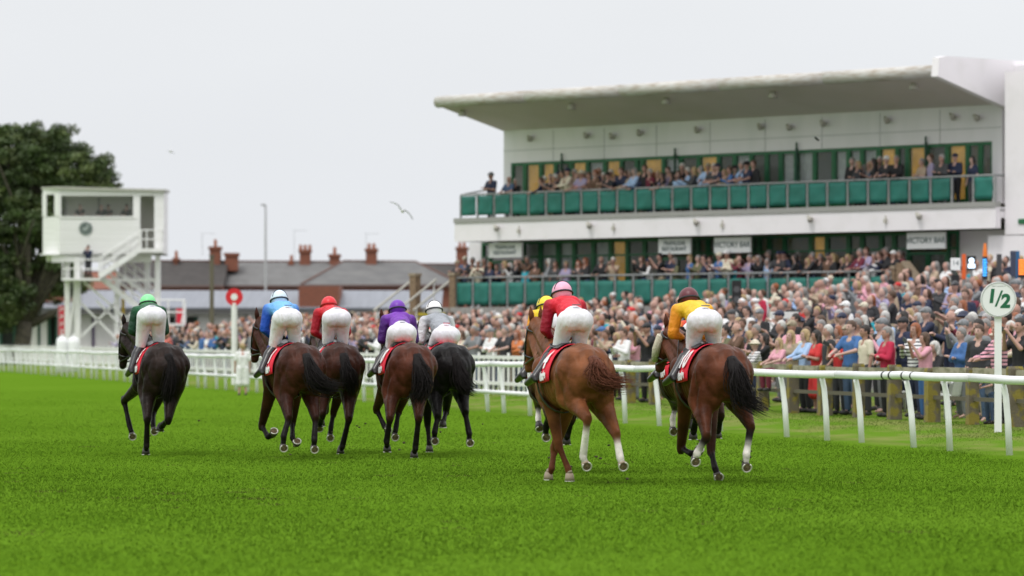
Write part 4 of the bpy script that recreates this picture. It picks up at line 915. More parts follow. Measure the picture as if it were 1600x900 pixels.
    for k in range(330):
        off = Vector(rg.normal(0,1,3)); T0 = rg.uniform(0,.25); T1 = rg.uniform(.7,1.02); ps = []
        o2 = Vector(rg.normal(0,1,3))
        for j in range(7):
            f = j/6; t = T0+(T1-T0)*f; tt = min(t,1); p = spl(tt)+(tp[-1]-tp[-2]).normalized()*max(0,t-1)*.5
            ps.append(p+off*(.012+wd*.42*math.sin(min(1,f*1.3)*math.pi*.62))+o2*.015*f*f)
        mb.path(ps, [.005,.006,.006,.005,.004,.003,.001], 3)
    o = mb.build('tail', HAIRM, root, smooth=True); o.color = (*h.get('tailc', hair), 1)
    # saddlecloth, number, girth, saddle, bridle
    def sheet(x0, x1, a0, a1, off, name, m, drop=None, par=root):
        mb = MB(); nu, nv = 14, 22; vs = []
        for j in range(nv+1):
            for i in range(nu+1):
                x = x0+(x1-x0)*i/nu; a = a0+(a1-a0)*j/nv; vs.append(barrel(x, a, off+.004*math.sin(i*1.1+j*.5)))
        mb.add(vs, [(j*(nu+1)+i, j*(nu+1)+i+1, (j+1)*(nu+1)+i+1, (j+1)*(nu+1)+i) for j in range(nv) for i in range(nu)])
        o = mb.build(name, m, par, smooth=True); sd = o.modifiers.new('t','SOLIDIFY'); sd.thickness = .008; return o
    cl = sheet(-.10, .46, -R(100), R(100), .035, 'saddlecloth', REDC)
    def paste(txt, size, xc, ac, name='number'):
        tm = text_mesh(txt, size, NUM, bold=.012)
        bm = bmesh.new(); bm.from_mesh(tm); bmesh.ops.triangulate(bm, faces=bm.faces); bmesh.ops.subdivide_edges(bm, edges=bm.edges, cuts=1); bm.to_mesh(tm); bm.free()
        for v in tm.vertices: v.co = barrel(xc-v.co.x, ac-v.co.y/.33, .052)     # reads from the left side, head end to the left
        link(name, tm, cl)
    paste(h['num'], .28, .10, R(58)); paste('+tote', .12, .10, R(88), 'lettering')
    sheet(.04, .40, -R(30), R(30), .06, 'saddle', LEATHER)
    sheet(.30, .38, -R(178), R(178), .045, 'girth', mat('girth', (.05,.045,.045), .6))
    mb = MB()
    def ring(c, ax_, r_, th=.012): 
        ax_ = ax_.normalized(); x = ax_.cross(Vector((0,1,0))).normalized(); y = ax_.cross(x); mb.path([c+(x*math.cos(t)*r_*1.1+y*math.sin(t)*r_) for t in np.linspace(0,2*math.pi,17)], th, 6)
    ring(poll.lerp(muz,.72), muz-poll, .082); ring(poll.lerp(muz,.12)-up*.01, muz-poll, .105)
    for sg in (1,-1): mb.path([poll.lerp(muz,.1)+Vector((0,sg*.10,0)), poll.lerp(muz,.45)+Vector((0,sg*.095,0)), poll.lerp(muz,.85)+Vector((0,sg*.065,0))], .011, 6)
    br = mb.build('bridle', LEATHER, root, smooth=True)
    mb = MB()
    for sg in (1,-1): mb.path([poll.lerp(muz,.88)+Vector((0,sg*.06,-.02)), Vector((.95,sg*.14,1.45)), Vector((.66,sg*.1,1.70))], .010, 5)
    mb.build('rein', LEATHER, root)
    if h.get('sheepskin'):
        mb = MB()
        for sg in (1,-1): mb.path([poll.lerp(muz,.12)+Vector((.0,sg*.115,0)), poll.lerp(muz,.5)+Vector((0,sg*.115,0)), poll.lerp(muz,.82)+Vector((0,sg*.09,0))], [.045,.05,.04], 10)
        mb.build('sheepskin_cheekpiece', mat('sheepskin', (.62,.58,.45), .95, bump=1, bscale=60), br, smooth=True)
    return root

def make_jockey(h):
    j = h['jockey']; loc = h['loc']; rt = h['root']
    r = empty('person', rt.location, rt.rotation_euler.z, j['label'], 'person', 'jockeys in racing silks')
    hip = loc(*j['hip'], .13)+Vector((0,0,.025)); head = loc(*j['head'], .74)
    dz = hip.z-1.86
    sh = hip.lerp(head, .74)+Vector((.02,0,-.05)); nk = sh.lerp(head,.5)
    ys = hip.y; kz = 1.60+.3*dz
    kn = {s: loc(*j['kn'][0 if s == 1 else 1], .36)+Vector((0,0,.02)) for s in (1,-1)}; an = {s: Vector((.20, s*.385, 1.20)) for s in (1,-1)}; toe = {s: Vector((.40, s*.41, 1.13)) for s in (1,-1)}
    hp = {s: hip+Vector((0, s*.085, 0)) for s in (1,-1)}; so = {s: sh+Vector((0, s*.185, 0)) for s in (1,-1)}
    el = {s: Vector((sh.x+.0, sh.y+s*.235, sh.z-.28)) for s in (1,-1)}; wr = {s: Vector((.66, sh.y*.6+s*.12, 1.66)) for s in (1,-1)}
    # body underneath: one continuous figure
    P = [(hip,.10,sh,.10),(sh,.08,nk,.055),(nk,.055,head,.06),('e',head,(.10,.078,.115),None)]
    for s in (1,-1):
        P += [(hp[s],.075,kn[s],.05),(kn[s],.06,an[s],.042),(an[s],.04,toe[s],.03),(so[s],.055,el[s],.042),(el[s],.042,wr[s],.028),(wr[s],.03,wr[s]+Vector((.06,0,-.02)),.032)]
        for q in range(4): P += [(wr[s]+Vector((.07,(q-1.5)*.018,-.01)), .0095, wr[s]+Vector((.10,(q-1.5)*.019,-.05)), .008)]
        P += [(wr[s]+Vector((.03,-s*.03,0)), .011, wr[s]+Vector((.08,-s*.045,-.03)), .009)]
    me = fuse('body', P, SKIN1, voxel=.014, smooth=2); link('body', me, r)
    # breeches
    P = [(hip+Vector((.03,0,.02)),.145,hip.lerp(sh,.28),.135), ('e', hip+Vector((-.03,0,.01)), (.132,.143,.13), None)]
    for s in (1,-1): P += [('e', hp[s]+Vector((-.03,-s*.01,-.0)), (.136,.114,.134), None), (hp[s]+Vector((0,s*.012,0)),.12,hp[s].lerp(kn[s],.5),.101),(hp[s].lerp(kn[s],.5),.101,kn[s]+Vector((-.03,0,-.03)),.076)]
    me = fuse('breeches', P, BREECH, voxel=.013, smooth=7); br = link('breeches', me, r)
    # silks
    cA, cB = j['silk'], j.get('sleeve', j['silk'])
    w0 = hip.lerp(sh,.26)
    P = [(w0,.145,hip.lerp(sh,.6),.155,'a'),(sh+Vector((-.08,.06,0)),.12,so[1]+Vector((0,-.05,.01)),.075,'a'),(sh+Vector((-.08,-.06,0)),.12,so[-1]+Vector((0,.05,.01)),.075,'a'),(hip.lerp(sh,.55),.15,sh,.12,'a'),(sh,.08,nk,.065,'a')]
    for s in (1,-1): P += [(so[s],.075,el[s],.068,'b'),(el[s],.066,wr[s],.04,'b')]
    me = fuse('silks', P, mat('silk', use='attr', rough=.5, spec=.4, bump=.7, bscale=20, noise=.08, nscale=6), voxel=.015, smooth=4, cols={'a':cA,'b':cB}); sk = link('silks', me, r)
    if j.get('print'):
        tm = text_mesh('OMNIA', .085, NUM, bold=.003) if j['print'] == 1 else None
        if tm:
            d = (sh-hip).normalized()
            M = Matrix.Translation(sh+Vector((-.03,0,.145)))@Matrix.Rotation(R(-90),4,'Z')@Matrix.Rotation(R(35),4,'X'); tm.transform(M); bpy.data.meshes.remove(tm)
    # waist patch
    mb = MB(); c = hip+Vector((-.035,0,.178)); mb.bar(c+Vector((0,-.045,0)), c+Vector((0,.045,0)), .05, .012); mb.build('waist_patch', mat('patch_'+j['pn'], j.get('patch', (.15,.15,.18)), .6), br)
    # boots
    for s in (1,-1):
        P = [(kn[s]+Vector((-.035,0,-.045)),.075,kn[s].lerp(an[s],.4),.074),(kn[s].lerp(an[s],.35),.074,an[s],.052),(an[s],.052,toe[s]+Vector((.02,0,0)),.04),(an[s]+Vector((-.03,0,-.03)),.034,an[s]+Vector((0,0,-.03)),.034)]
        me = fuse('boot', P, LEATHER, voxel=.014, smooth=2); link('boot', me, r)
        P = [(kn[s]+Vector((-.035,0,-.035)),.074,kn[s].lerp(an[s],.15),.07)]
        me = fuse('boot_cuff', P, mat('cuff_'+j['pn'], j.get('cuff', (.012,.012,.013)), .6), voxel=.014, smooth=2); link('boot_cuff', me, r)
        # stirrup iron
    # helmet with silk cover, band and peak
    q = head+Vector((0,0,.025)); rot = Matrix.Rotation(R(18),3,'Y')
    P = [('e', q, (.142,.118,.128), rot, None)]
    me = fuse('helmet', P, mat('cap_'+j['pn'], j['cap'], .4, noise=.06), voxel=.014, smooth=2); hm_ = link('helmet', me, r)
    mb = MB(); mb.ball(q+Vector((.11,0,-.03)), (.09,.10,.018)); mb.build('peak', MATS['cap_'+j['pn']], hm_, smooth=True)
    mb = MB(); bc = mat('band_'+j['pn'], j.get('band', (.012,.012,.02)), .5)
    ar = [q+rot@Vector((.146*math.cos(t), .122*math.sin(t), -.02+.0*t)) for t in np.linspace(0,2*math.pi,33)]; mb.path(ar, .0105, 6); mb.build('band', bc, hm_)
    if j.get('arc'):
        mb = MB(); ar = [q+rot@Vector((-.06+.0*t, .105*math.cos(t), .127*math.sin(t)*.93)) for t in np.linspace(0.15,math.pi-.15,20)]; mb.path(ar, .006, 6); mb.build('elastic', bc, hm_)
    mb = MB(); wp0 = wr[1]+Vector((.04,.02,0)); mb.path([wp0, wp0+Vector((-.25,.1,-.25))], [.008,.004], 5); mb.build('whip', LEATHER, r)

BLK = (.007,.0055,.005)
for nm, dd in (('white_breeches', .024), ('horse_coat', .04), ('silk', .04)):
    if nm in MATS:
        for q in MATS[nm].node_tree.nodes:
            if q.type == 'BUMP': q.inputs['Distance'].default_value = dd
HS = [
 dict(seed=1, label='near black racehorse on the far left of the field, ridden in dark green', Y=59.0, yaw=13, dock=(263,560), coat=(.017,.010,.008), point=BLK,
      legs=dict(LH=[(230,656,-.72),(229,696,-.62),(228,706,-.52)], RH=[(263,656,-.72),(254,664,-.45),(250,670,-.36)], LF=[(194,626,.95),(202,664,.82),(207,681,.74)], RF=[(240,642,.75),(239,664,.5),(241,673,.42)]),
      sole=dict(LF='b',RF='b',RH='d'), poll=(200,512,1.28), muzzle=(192,570,1.5), tail=[(267,572,-.88),(268,592,-.92),(263,612,-.9),(262,628,-.88)], tailw=.06, num='5',
      jockey=dict(pn='green', label='person in dark green silks and pale green cap riding the leftmost horse', kn=((219,541),(248,541)), hip=(237,497), head=(231,476), silk=(.008,.10,.035), sleeve=(.008,.045,.022), cap=(.22,.72,.30), cuff=(.02,.02,.12))),
 dict(seed=2, label='dark bay racehorse with its tail swept right, second from left', Y=57.2, yaw=17, dock=(479,560), coat=(.046,.015,.009), point=BLK,
      legs=dict(LH=[(451,654,-.78),(443,682,-.86),(443,699,-.88)], RH=[(493,655,-.78),(491,687,-.88),(491,701,-.90)], LF=[(409,665,.82),(419,683,.55),(428,676,.47)], RF=[(457,660,.7),(457,685,.45),(464,692,.38)]),
      sole=dict(LH='b',RH='b',LF='u',RF='u'), poll=(408,503,1.28), muzzle=(398,560,1.5), tail=[(484,572,-.93),(490,592,-1.0),(506,604,-1.02),(528,606,-1.05)], tailw=.10, num='1',
      jockey=dict(pn='blue', label='person in light blue silks with royal blue sleeves and pale blue cap', kn=((427,541),(460,541)), hip=(449,500), head=(436,470), silk=(.16,.42,.80), sleeve=(.012,.07,.42), cap=(.62,.74,.85), cuff=(.02,.02,.14), arc=1)),
 dict(seed=3, label='brown racehorse third from left, ridden in red, with hanging black tail', Y=59.8, yaw=10, dock=(537,562), coat=(.038,.013,.008), point=BLK,
      legs=dict(LH=[(504,648,-.6),(500,660,-.4),(499,668,-.32)], RH=[(545,655,-.74),(535,697,-.64),(532,708,-.56)], LF=[(509,640,.8),(503,655,.6),(502,662,.55)], RF=[(521,645,.7),(517,668,.62),(516,683,.58)]),
      sole=dict(RF='b',LH='k'), poll=(497,518,1.28), muzzle=(490,565,1.45), tail=[(541,575,-.92),(545,588,-.96),(548,600,-.96),(549,612,-.94)], tailw=.09, num='6',
      jockey=dict(pn='red', label='person in plain red silks and red cap riding the third horse from left', kn=((511,538),(535,538)), hip=(526,500), head=(514,479), silk=(.55,.008,.02), sleeve=(.33,.008,.02), cap=(.65,.01,.02), band=(.3,.0,.0))),
 dict(seed=4, label='reddish brown racehorse with a wide black tail, ridden in purple', Y=57.8, yaw=14, dock=(652,566), coat=(.066,.020,.011), point=BLK,
      legs=dict(LH=[(609,655,-.72),(604,690,-.62),(605,702,-.52)], RH=[(654,655,-.76),(649,700,-.66),(647,712,-.58)], LF=[(588,639,.95),(601,667,.75),(606,671,.65)], RF=[(623,642,.8),(619,666,.66),(617,682,.6)]),
      sole=dict(RF='b',LF='b'), poll=(603,505,1.28), muzzle=(606,560,1.45), tail=[(657,578,-.92),(662,594,-.98),(660,612,-1.0),(650,628,-1.0)], tailw=.125, num='8',
      jockey=dict(pn='purple', label='person in purple silks and purple cap riding the fourth horse from left', kn=((609,543),(640,543)), hip=(628,523), head=(621,485), silk=(.16,.03,.36), sleeve=(.06,.012,.14), cap=(.14,.02,.36))),
 dict(seed=5, label='jet black racehorse in the middle of the field, ridden in grey and white', Y=59.6, yaw=14, dock=(712,570), coat=(.008,.007,.007), point=BLK,
      legs=dict(LH=[(684,652,-.78),(679,676,-.86),(679,688,-.88)], RH=[(727,645,-.76),(733,677,-.84),(734,691,-.88)], LF=[(668,662,.7),(671,698,.62),(671,707,.6)], RF=[(697,642,.8),(693,658,.6),(692,664,.55)]),
      sole=dict(LH='b',RH='b'), poll=(661,524,1.28), muzzle=(664,580,1.45), tail=[(717,580,-.92),(722,595,-.98),(728,606,-1.02),(740,610,-1.05)], tailw=.09, num='7',
      jockey=dict(pn='grey', label='person in grey silks with white sleeves and white cap on the black middle horse', kn=((673,550),(701,550)), hip=(697,527), head=(678,486), silk=(.30,.32,.35), sleeve=(.7,.7,.73), cap=(.8,.8,.8), arc=1, patch=(.6,.02,.06))),
 dict(seed=8, label='chestnut racehorse mostly hidden ahead of the pink capped jockey', Y=51.2, yaw=12, dock=(893,566), coat=(.10,.04,.02), point=BLK, socks=dict(LF=1,RF=1),
      legs=dict(LH=[(858,650,-.6),(853,668,-.45),(853,682,-.4)], RH=[(893,655,-.6),(886,680,-.5),(885,690,-.45)], LF=[(841,632,.85),(841,655,.7),(843,667,.62)], RF=[(880,650,.7),(876,668,.5),(874,676,.4)]),
      sole=dict(LH='b',LF='k'), poll=(846,520,1.28), muzzle=(842,560,1.45), tail=[(897,590,-.92),(899,620,-.95),(897,650,-.95)], num='2',
      jockey=dict(pn='yellow', label='person in bright yellow silks and yellow cap partly hidden ahead of the pink cap', kn=((854,543),(880,543)), hip=(872,508), head=(853,481), silk=(.75,.55,.02), sleeve=(.75,.3,.02), cap=(.78,.62,.03), arc=1)),
 dict(seed=9, label='black legged bay racehorse hidden in front of the rightmost horse', Y=51.6, yaw=12, dock=(1104,568), coat=(.05,.02,.012), point=BLK, socks=dict(LF=1),
      legs=dict(LH=[(1088,652,-.6),(1084,672,-.45),(1083,682,-.4)], RH=[(1126,650,-.6),(1122,670,-.5),(1121,680,-.45)], LF=[(1055,636,.9),(1051,655,.8),(1052,673,.74)], RF=[(1083,640,.7),(1080,658,.5),(1078,666,.4)]),
      sole=dict(LF='b'), poll=(1062,560,1.28), muzzle=(1060,590,1.45), tail=[(1106,590,-.92),(1106,620,-.95),(1104,650,-.95)], num='9',
      jockey=dict(pn='orange', label='person in yellow and red silks glimpsed between the legs of the rightmost jockey', kn=((1078,545),(1102,545)), hip=(1092,520), head=(1084,500), silk=(.6,.03,.02), sleeve=(.75,.45,.02), cap=(.7,.05,.03))),
 dict(seed=6, label='bright chestnut racehorse with white hind socks, ridden by the pink capped jockey', Y=47.5, yaw=16, dock=(926,566), coat=(.160,.057,.023), point=(.115,.038,.018), socks=dict(LH=1,RH=1), palehoof=('LH','RH','LF','RF'),
      legs=dict(LH=[(918,655,-.95),(911,714,-.80),(916,727,-.84)], RH=[(963,680,-.86),(969,716,-.92),(973,727,-.96)], LF=[(873,696,.42),(888,733,.36),(890,747,.35)], RF=[(866,702,.85),(862,732,.80),(857,745,.84)]),
      sole=dict(LH='b',RH='b'), poll=(838,506,1.30), muzzle=(827,574,1.5), tail=[(934,574,-.95),(936,590,-1.0),(950,598,-1.05),(984,597,-1.1)], tailw=.10, num='4', hair=(.11,.035,.018), tailc=(.10,.035,.02),
      jockey=dict(pn='pink', label='person in red silks with a pink cap riding the bright chestnut horse', kn=((871,546),(903,546)), hip=(899,504), head=(878,460), silk=(.62,.012,.03), sleeve=(.26,.005,.02), cap=(.78,.38,.52), arc=1, print=1)),
 dict(seed=7, label='bay racehorse with black tail streaming right, the rightmost of the field', Y=48.0, yaw=15, dock=(1143,572), coat=(.092,.029,.014), point=BLK, socks=dict(LH=.5,RH=.5),
      legs=dict(LH=[(1104,682,-.78),(1089,708,-.70),(1086,720,-.68)], RH=[(1173,668,-.80),(1166,710,-.86),(1166,729,-.88)], LF=[(1064,700,.85),(1080,709,.60),(1092,705,.52)], RF=[(1111,704,.30),(1117,731,.14),(1122,744,.10)]),
      sole=dict(LH='b',RH='b',RF='b',LF='u'), poll=(1049,517,1.30), muzzle=(1031,574,1.52), tail=[(1152,582,-.95),(1157,604,-1.0),(1164,622,-1.04),(1194,638,-1.12)], tailw=.125, num='10', sheepskin=1,
      jockey=dict(pn='maroon', label='person in yellow silks with orange sleeves and maroon cap on the rightmost horse', kn=((1080,546),(1116,546)), hip=(1101,505), head=(1076,469), silk=(.75,.48,.02), sleeve=(.72,.26,.015), cap=(.10,.012,.02))),
]
for h in HS: make_horse(h); make_jockey(h)
# ------------------------------------------------------------------ people
SKIN = mat('skin', use='objattr', rough=.55, spec=.35); CLOTH = mat('cloth', use='object', rough=.8, noise=.12, nscale=7, bump=.5, bscale=14); HAIR = mat('hair', use='object', rough=.6, noise=.3, nscale=25)
def stripes_mat():
    m = bpy.data.materials.new('striped_cloth'); m.use_nodes = True; n = m.node_tree.nodes; l = m.node_tree.links; b = n['Principled BSDF']; b.inputs['Roughness'].default_value = .8
    t = n.new('ShaderNodeTexCoord'); sp = n.new('ShaderNodeSeparateXYZ'); l.new(t.outputs['Object'], sp.inputs[0]); mm = n.new('ShaderNodeMath'); mm.operation = 'MULTIPLY'; mm.inputs[1].default_value = 95; l.new(sp.outputs['Z'], mm.inputs[0])
    s = n.new('ShaderNodeMath'); s.operation = 'SINE'; l.new(mm.outputs[0], s.inputs[0]); g = n.new('ShaderNodeMath'); g.operation = 'GREATER_THAN'; g.inputs[1].default_value = .35; l.new(s.outputs[0], g.inputs[0])
    oi = n.new('ShaderNodeObjectInfo'); mx = n.new('ShaderNodeMix'); mx.data_type = 'RGBA'; l.new(g.outputs[0], mx.inputs[0]); l.new(oi.outputs['Color'], mx.inputs[6]); mx.inputs[7].default_value = (.05,.045,.06,1); l.new(mx.outputs[2], b.inputs['Base Color']); return m
STRIPE = stripes_mat()
V = Vector
ARMS = dict(down=((.0,.25,1.14),(.05,.25,.90)), lean=((.16,.25,1.20),(.42,.12,1.13)), folded=((.09,.26,1.14),(.24,-.06,1.17)), phone=((.2,.2,1.26),(.33,.06,1.50)), clap=((.12,.25,1.16),(.37,.03,1.30)), pocket=((-.05,.28,1.15),(.08,.2,.98)), point=((.1,.26,1.2),(.36,.2,1.38)))
def figure(arms, fem=False, skirt=False, vox=.03, near=False, seated=False, tee=False):
    """returns dict of meshes; faces +x, feet at z=0, 1.75 m tall"""
    hz = -.42 if seated else 0
    def Z(v): return V((v[0], v[1], v[2]+hz))
    head = Z((.03,0,1.63)); B = []; T = []; Lg = []
    B += [('e', head, (.098,.078,.118), None), (Z((.02,0,1.47)),.055,Z((.02,0,1.58)),.055), (Z((0,0,1.0)),.10,Z((0,0,1.36)),.11), (head+V((.05,0,-.07)),.04,head+V((.055,0,-.075)),.035), (head+V((.09,0,.0)),.014,head+V((.108,0,-.022)),.016)]
    for s in (1,-1):
        B += [(head+V((-.005,s*.076,.01)),.018,head+V((-.005,s*.080,-.02)),.015)]
    w = .155 if fem else .185
    T += [(Z((0,.055,1.30)),.125,Z((0,-.055,1.30)),.125), (Z((0,.05,1.05)),.12,Z((0,.055,1.28)),.125), (Z((0,-.05,1.05)),.12,Z((0,-.055,1.28)),.125), (Z((.0,w-.04,1.41)),.07,Z((0,-w+.04,1.41)),.07), (Z((0,.05,.94)),.125,Z((0,-.05,.94)),.125), (Z((0,.05,.96)),.125,Z((0,.05,1.08)),.118), (Z((0,-.05,.96)),.125,Z((0,-.05,1.08)),.118)]
    if fem: T += [(Z((.09,.065,1.26)),.07,Z((.09,-.065,1.26)),.07)]
    e_, wr_ = ARMS[arms]
    for s in (1,-1):
        so = Z((0,s*w,1.41)); el = Z((e_[0],s*(e_[1]-(.03 if fem else 0)),e_[2])); wr = Z((wr_[0],s*wr_[1],wr_[2]+(.03 if arms == 'folded' and s > 0 else 0)))
        d = (wr-el).normalized()
        B += [(so,.05,el,.042),(el,.042,wr,.028),(wr,.03,wr+d*.07,.036)]
        if near:
            sd = d.cross(V((0,0,1))).normalized()
            for q in range(4): B += [(wr+d*.08+sd*(q-1.5)*.019,.010,wr+d*(.14-.01*abs(q-1.5))+sd*(q-1.5)*.021+V((0,0,-.02)),.008)]
            B += [(wr+d*.03+V((0,-s*.025,.01)),.011,wr+d*.085+V((0,-s*.035,.025)),.009)]
        else: B += [(wr+d*.07,.034,wr+d*.13,.022)]
        T += [(so,.068,el if not tee else so.lerp(el,.75),.060)]
        if not tee: T += [(el,.058,wr-d*.03,.042)]
        hp = Z((0,s*.085,.92))
        if seated: kn = V((.45,s*.13,.50)); an = V((.42,s*.12,.09)); hp.z = .5
        else: kn = V((.02,s*.10,.50)); an = V((-.01,s*.11,.09))
        B += [(hp,.08,kn,.05),(kn,.05,an,.036),(an,.036,an+V((.13,0,-.05)),.03)]
        if skirt: Lg += [(hp,.13,V((.02,s*.11,.55)),.13),(V((.02,s*.11,.55)),.13,V((.02,s*.11,.42)),.135)]
        else: Lg += [(hp,.115,kn,.078),(kn,.076,an+V((0,0,.03)),.062),(hp,.125,hp+V((0,-s*.09,.02)),.12)]
    sh = MB()
    for s in (1,-1):
        an = V((.42,s*.12,.05)) if seated else V((-.01,s*.11,.05)); sh.ball(an+V((.06,0,0)), (.14,.05,.05), 10, 6)
    def colfn(P):
        C = np.ones((len(P),4), np.float32); hz_ = head.z
        def spot(x,y,z,r,c):
            d = np.linalg.norm((P-np.array([x,y,z]))/np.array([.06,1,1]) if False else P-np.array([x,y,z]), axis=1); C[d < r,:3] = c
        for s in (1,-1): spot(head.x+.088, s*.032, hz_+.012, .015, (.12,.10,.10)); spot(head.x+.09, s*.034, hz_+.036, .012, (.45,.35,.3))
        for q in (-.014,0,.014): spot(head.x+.095, q, hz_-.062, .011, (.75,.35,.35))
        return C
    out = dict(body=fuse('person', B, SKIN, voxel=vox*.85, smooth=2 if near else 1, colfn=colfn), top=fuse('top', T, CLOTH, voxel=vox, smooth=2), legs=fuse('skirt' if skirt else 'trousers', Lg, CLOTH, voxel=vox, smooth=2), shoes=sh.mesh('shoes', mat('shoes', (.03,.028,.028), .6), True))
    out['head'] = head; return out
def hair_mesh(kind, near=False):
    """built around the head centre"""
    mb = MB(); P = []
    if kind == 'short': P = [('e', V((-.018,0,.03)), (.106,.092,.115), None)]; cut = lambda p: p.x > .045 and p.z < .055
    elif kind == 'bob': P = [('e', V((-.02,0,.02)), (.112,.102,.12), None), (V((-.04,.08,0)),.04,V((-.02,.09,-.12)),.035), (V((-.04,-.08,0)),.04,V((-.02,-.09,-.12)),.035), (V((-.07,0,0)),.06,V((-.07,0,-.13)),.05)]
    elif kind == 'long': P = [('e', V((-.02,0,.02)), (.108,.098,.12), None), (V((-.04,.08,0)),.035,V((.0,.10,-.26)),.04), (V((-.04,-.08,0)),.035,V((.0,-.10,-.26)),.04), (V((-.07,0,0)),.06,V((-.09,0,-.27)),.06)]
    elif kind == 'cap': P = [('e', V((-.01,0,.045)), (.108,.092,.092), None), (V((.09,.03,.055)),.018,V((.15,.025,.04)),.012), (V((.09,-.03,.055)),.018,V((.15,-.025,.04)),.012), (V((.09,0,.055)),.018,V((.155,0,.045)),.012)]
    elif kind == 'fringe': P = [(V((-.04,.075,-.01)),.022,V((-.085,.03,-.02)),.03), (V((-.04,-.075,-.01)),.022,V((-.085,-.03,-.02)),.03), (V((-.085,.03,-.02)),.03,V((-.085,-.03,-.02)),.03)]
    elif kind == 'sunhat': P = [('e', V((-.01,0,.05)), (.11,.1,.09), None), ('e', V((0,0,.035)), (.17,.16,.02), None)]
    me = fuse('hair' if kind not in ('cap','sunhat') else 'hat', P, HAIR, voxel=.012 if near else .018, smooth=2)
    if kind in ('short','bob','long'):      # open the face
        bm = bmesh.new(); bm.from_mesh(me)
        dele = [v for v in bm.verts if v.co.x > .042 and v.co.z < .062 and abs(v.co.y) < (.072 if kind == 'short' else .066)]
        if kind == 'short': dele += [v for v in bm.verts if v.co.z < -.05 or (v.co.x > .02 and v.co.z < .0)]; dele = list(set(dele))
        bmesh.ops.delete(bm, geom=dele, context='VERTS'); bm.to_mesh(me); bm.free()
    return me
KINDS = ['short','bob','long','cap','fringe','sunhat']
HAIRS = {k: hair_mesh(k) for k in KINDS}; HAIRN = {k: hair_mesh(k, True) for k in KINDS}
POSES = ['down','lean','folded','phone','clap','pocket']
FIG = {}
def fig(arms, fem, skirt=False, near=False, seated=False, tee=False):
    k = (arms, fem, skirt, near, seated, tee)
    if k not in FIG: FIG[k] = figure(arms, fem, skirt, .017 if near else .032, near, seated, tee)
    return FIG[k]
COL = {'black':(.012,.012,.014),'navy':(.015,.022,.055),'dark grey':(.05,.052,.056),'grey':(.19,.2,.21),'white':(.74,.74,.74),'cream':(.6,.55,.43),'light blue':(.34,.48,.70),'blue':(.045,.13,.32),'teal':(.02,.33,.42),'pink':(.66,.33,.40),
       'red':(.55,.03,.03),'maroon':(.13,.012,.03),'beige':(.4,.31,.22),'brown':(.12,.065,.04),'olive':(.12,.12,.06),'green':(.03,.2,.08),'lilac':(.32,.28,.42),'orange':(.62,.2,.06),'yellow':(.65,.5,.05),'crimson':(.42,.012,.05),'coral':(.62,.16,.13),'denim':(.06,.1,.18),'khaki':(.3,.25,.17),'charcoal':(.025,.026,.03)}
HCOL = {'grey':(.22,.21,.20),'white':(.50,.49,.46),'dark':(.02,.015,.012),'brown':(.075,.04,.022),'blond':(.36,.26,.13),'ginger':(.25,.08,.03),'silver':(.36,.35,.34)}
SK = [(.46,.28,.225),(.41,.24,.19),(.50,.325,.27),(.36,.205,.155),(.44,.26,.21)]
pcount = [0]
def person(x, y, z, rz, arms='down', fem=False, top='navy', legs='charcoal', hair='short', hcol='grey', scale=1., label='', group=None, near=False, skirt=False, seated=False, striped=False, cat='person', skin=None, tee=None):
    f = fig(arms, fem, skirt, near, seated, random.random() < .38 if tee is None else tee)
    o = link('person', f['body']); o.location = (x, y, z); o.rotation_euler = (0,0,rz); o.scale = (scale*random.uniform(.97,1.05), scale, scale); tag(o, label, cat, group)
    o.color = (*(skin or random.choice(SK)), 1)
    t = link('top', f['top'], o); t.color = (*COL[top], 1)
    if striped: t.material_slots[0].link = 'OBJECT'; t.material_slots[0].material = STRIPE
    l = link('skirt' if skirt else 'trousers', f['legs'], o); l.color = (*COL[legs], 1)
    if near: link('shoes', f['shoes'], o)
    if hair != 'bald':
        hh = link('hat' if hair in ('cap','sunhat') else 'hair', (HAIRN if near else HAIRS)[hair], o); hh.location = f['head']; hh.color = (*(HCOL[hcol] if hair not in ('cap','sunhat') else COL[hcol]), 1)
    pcount[0] += 1
    return o
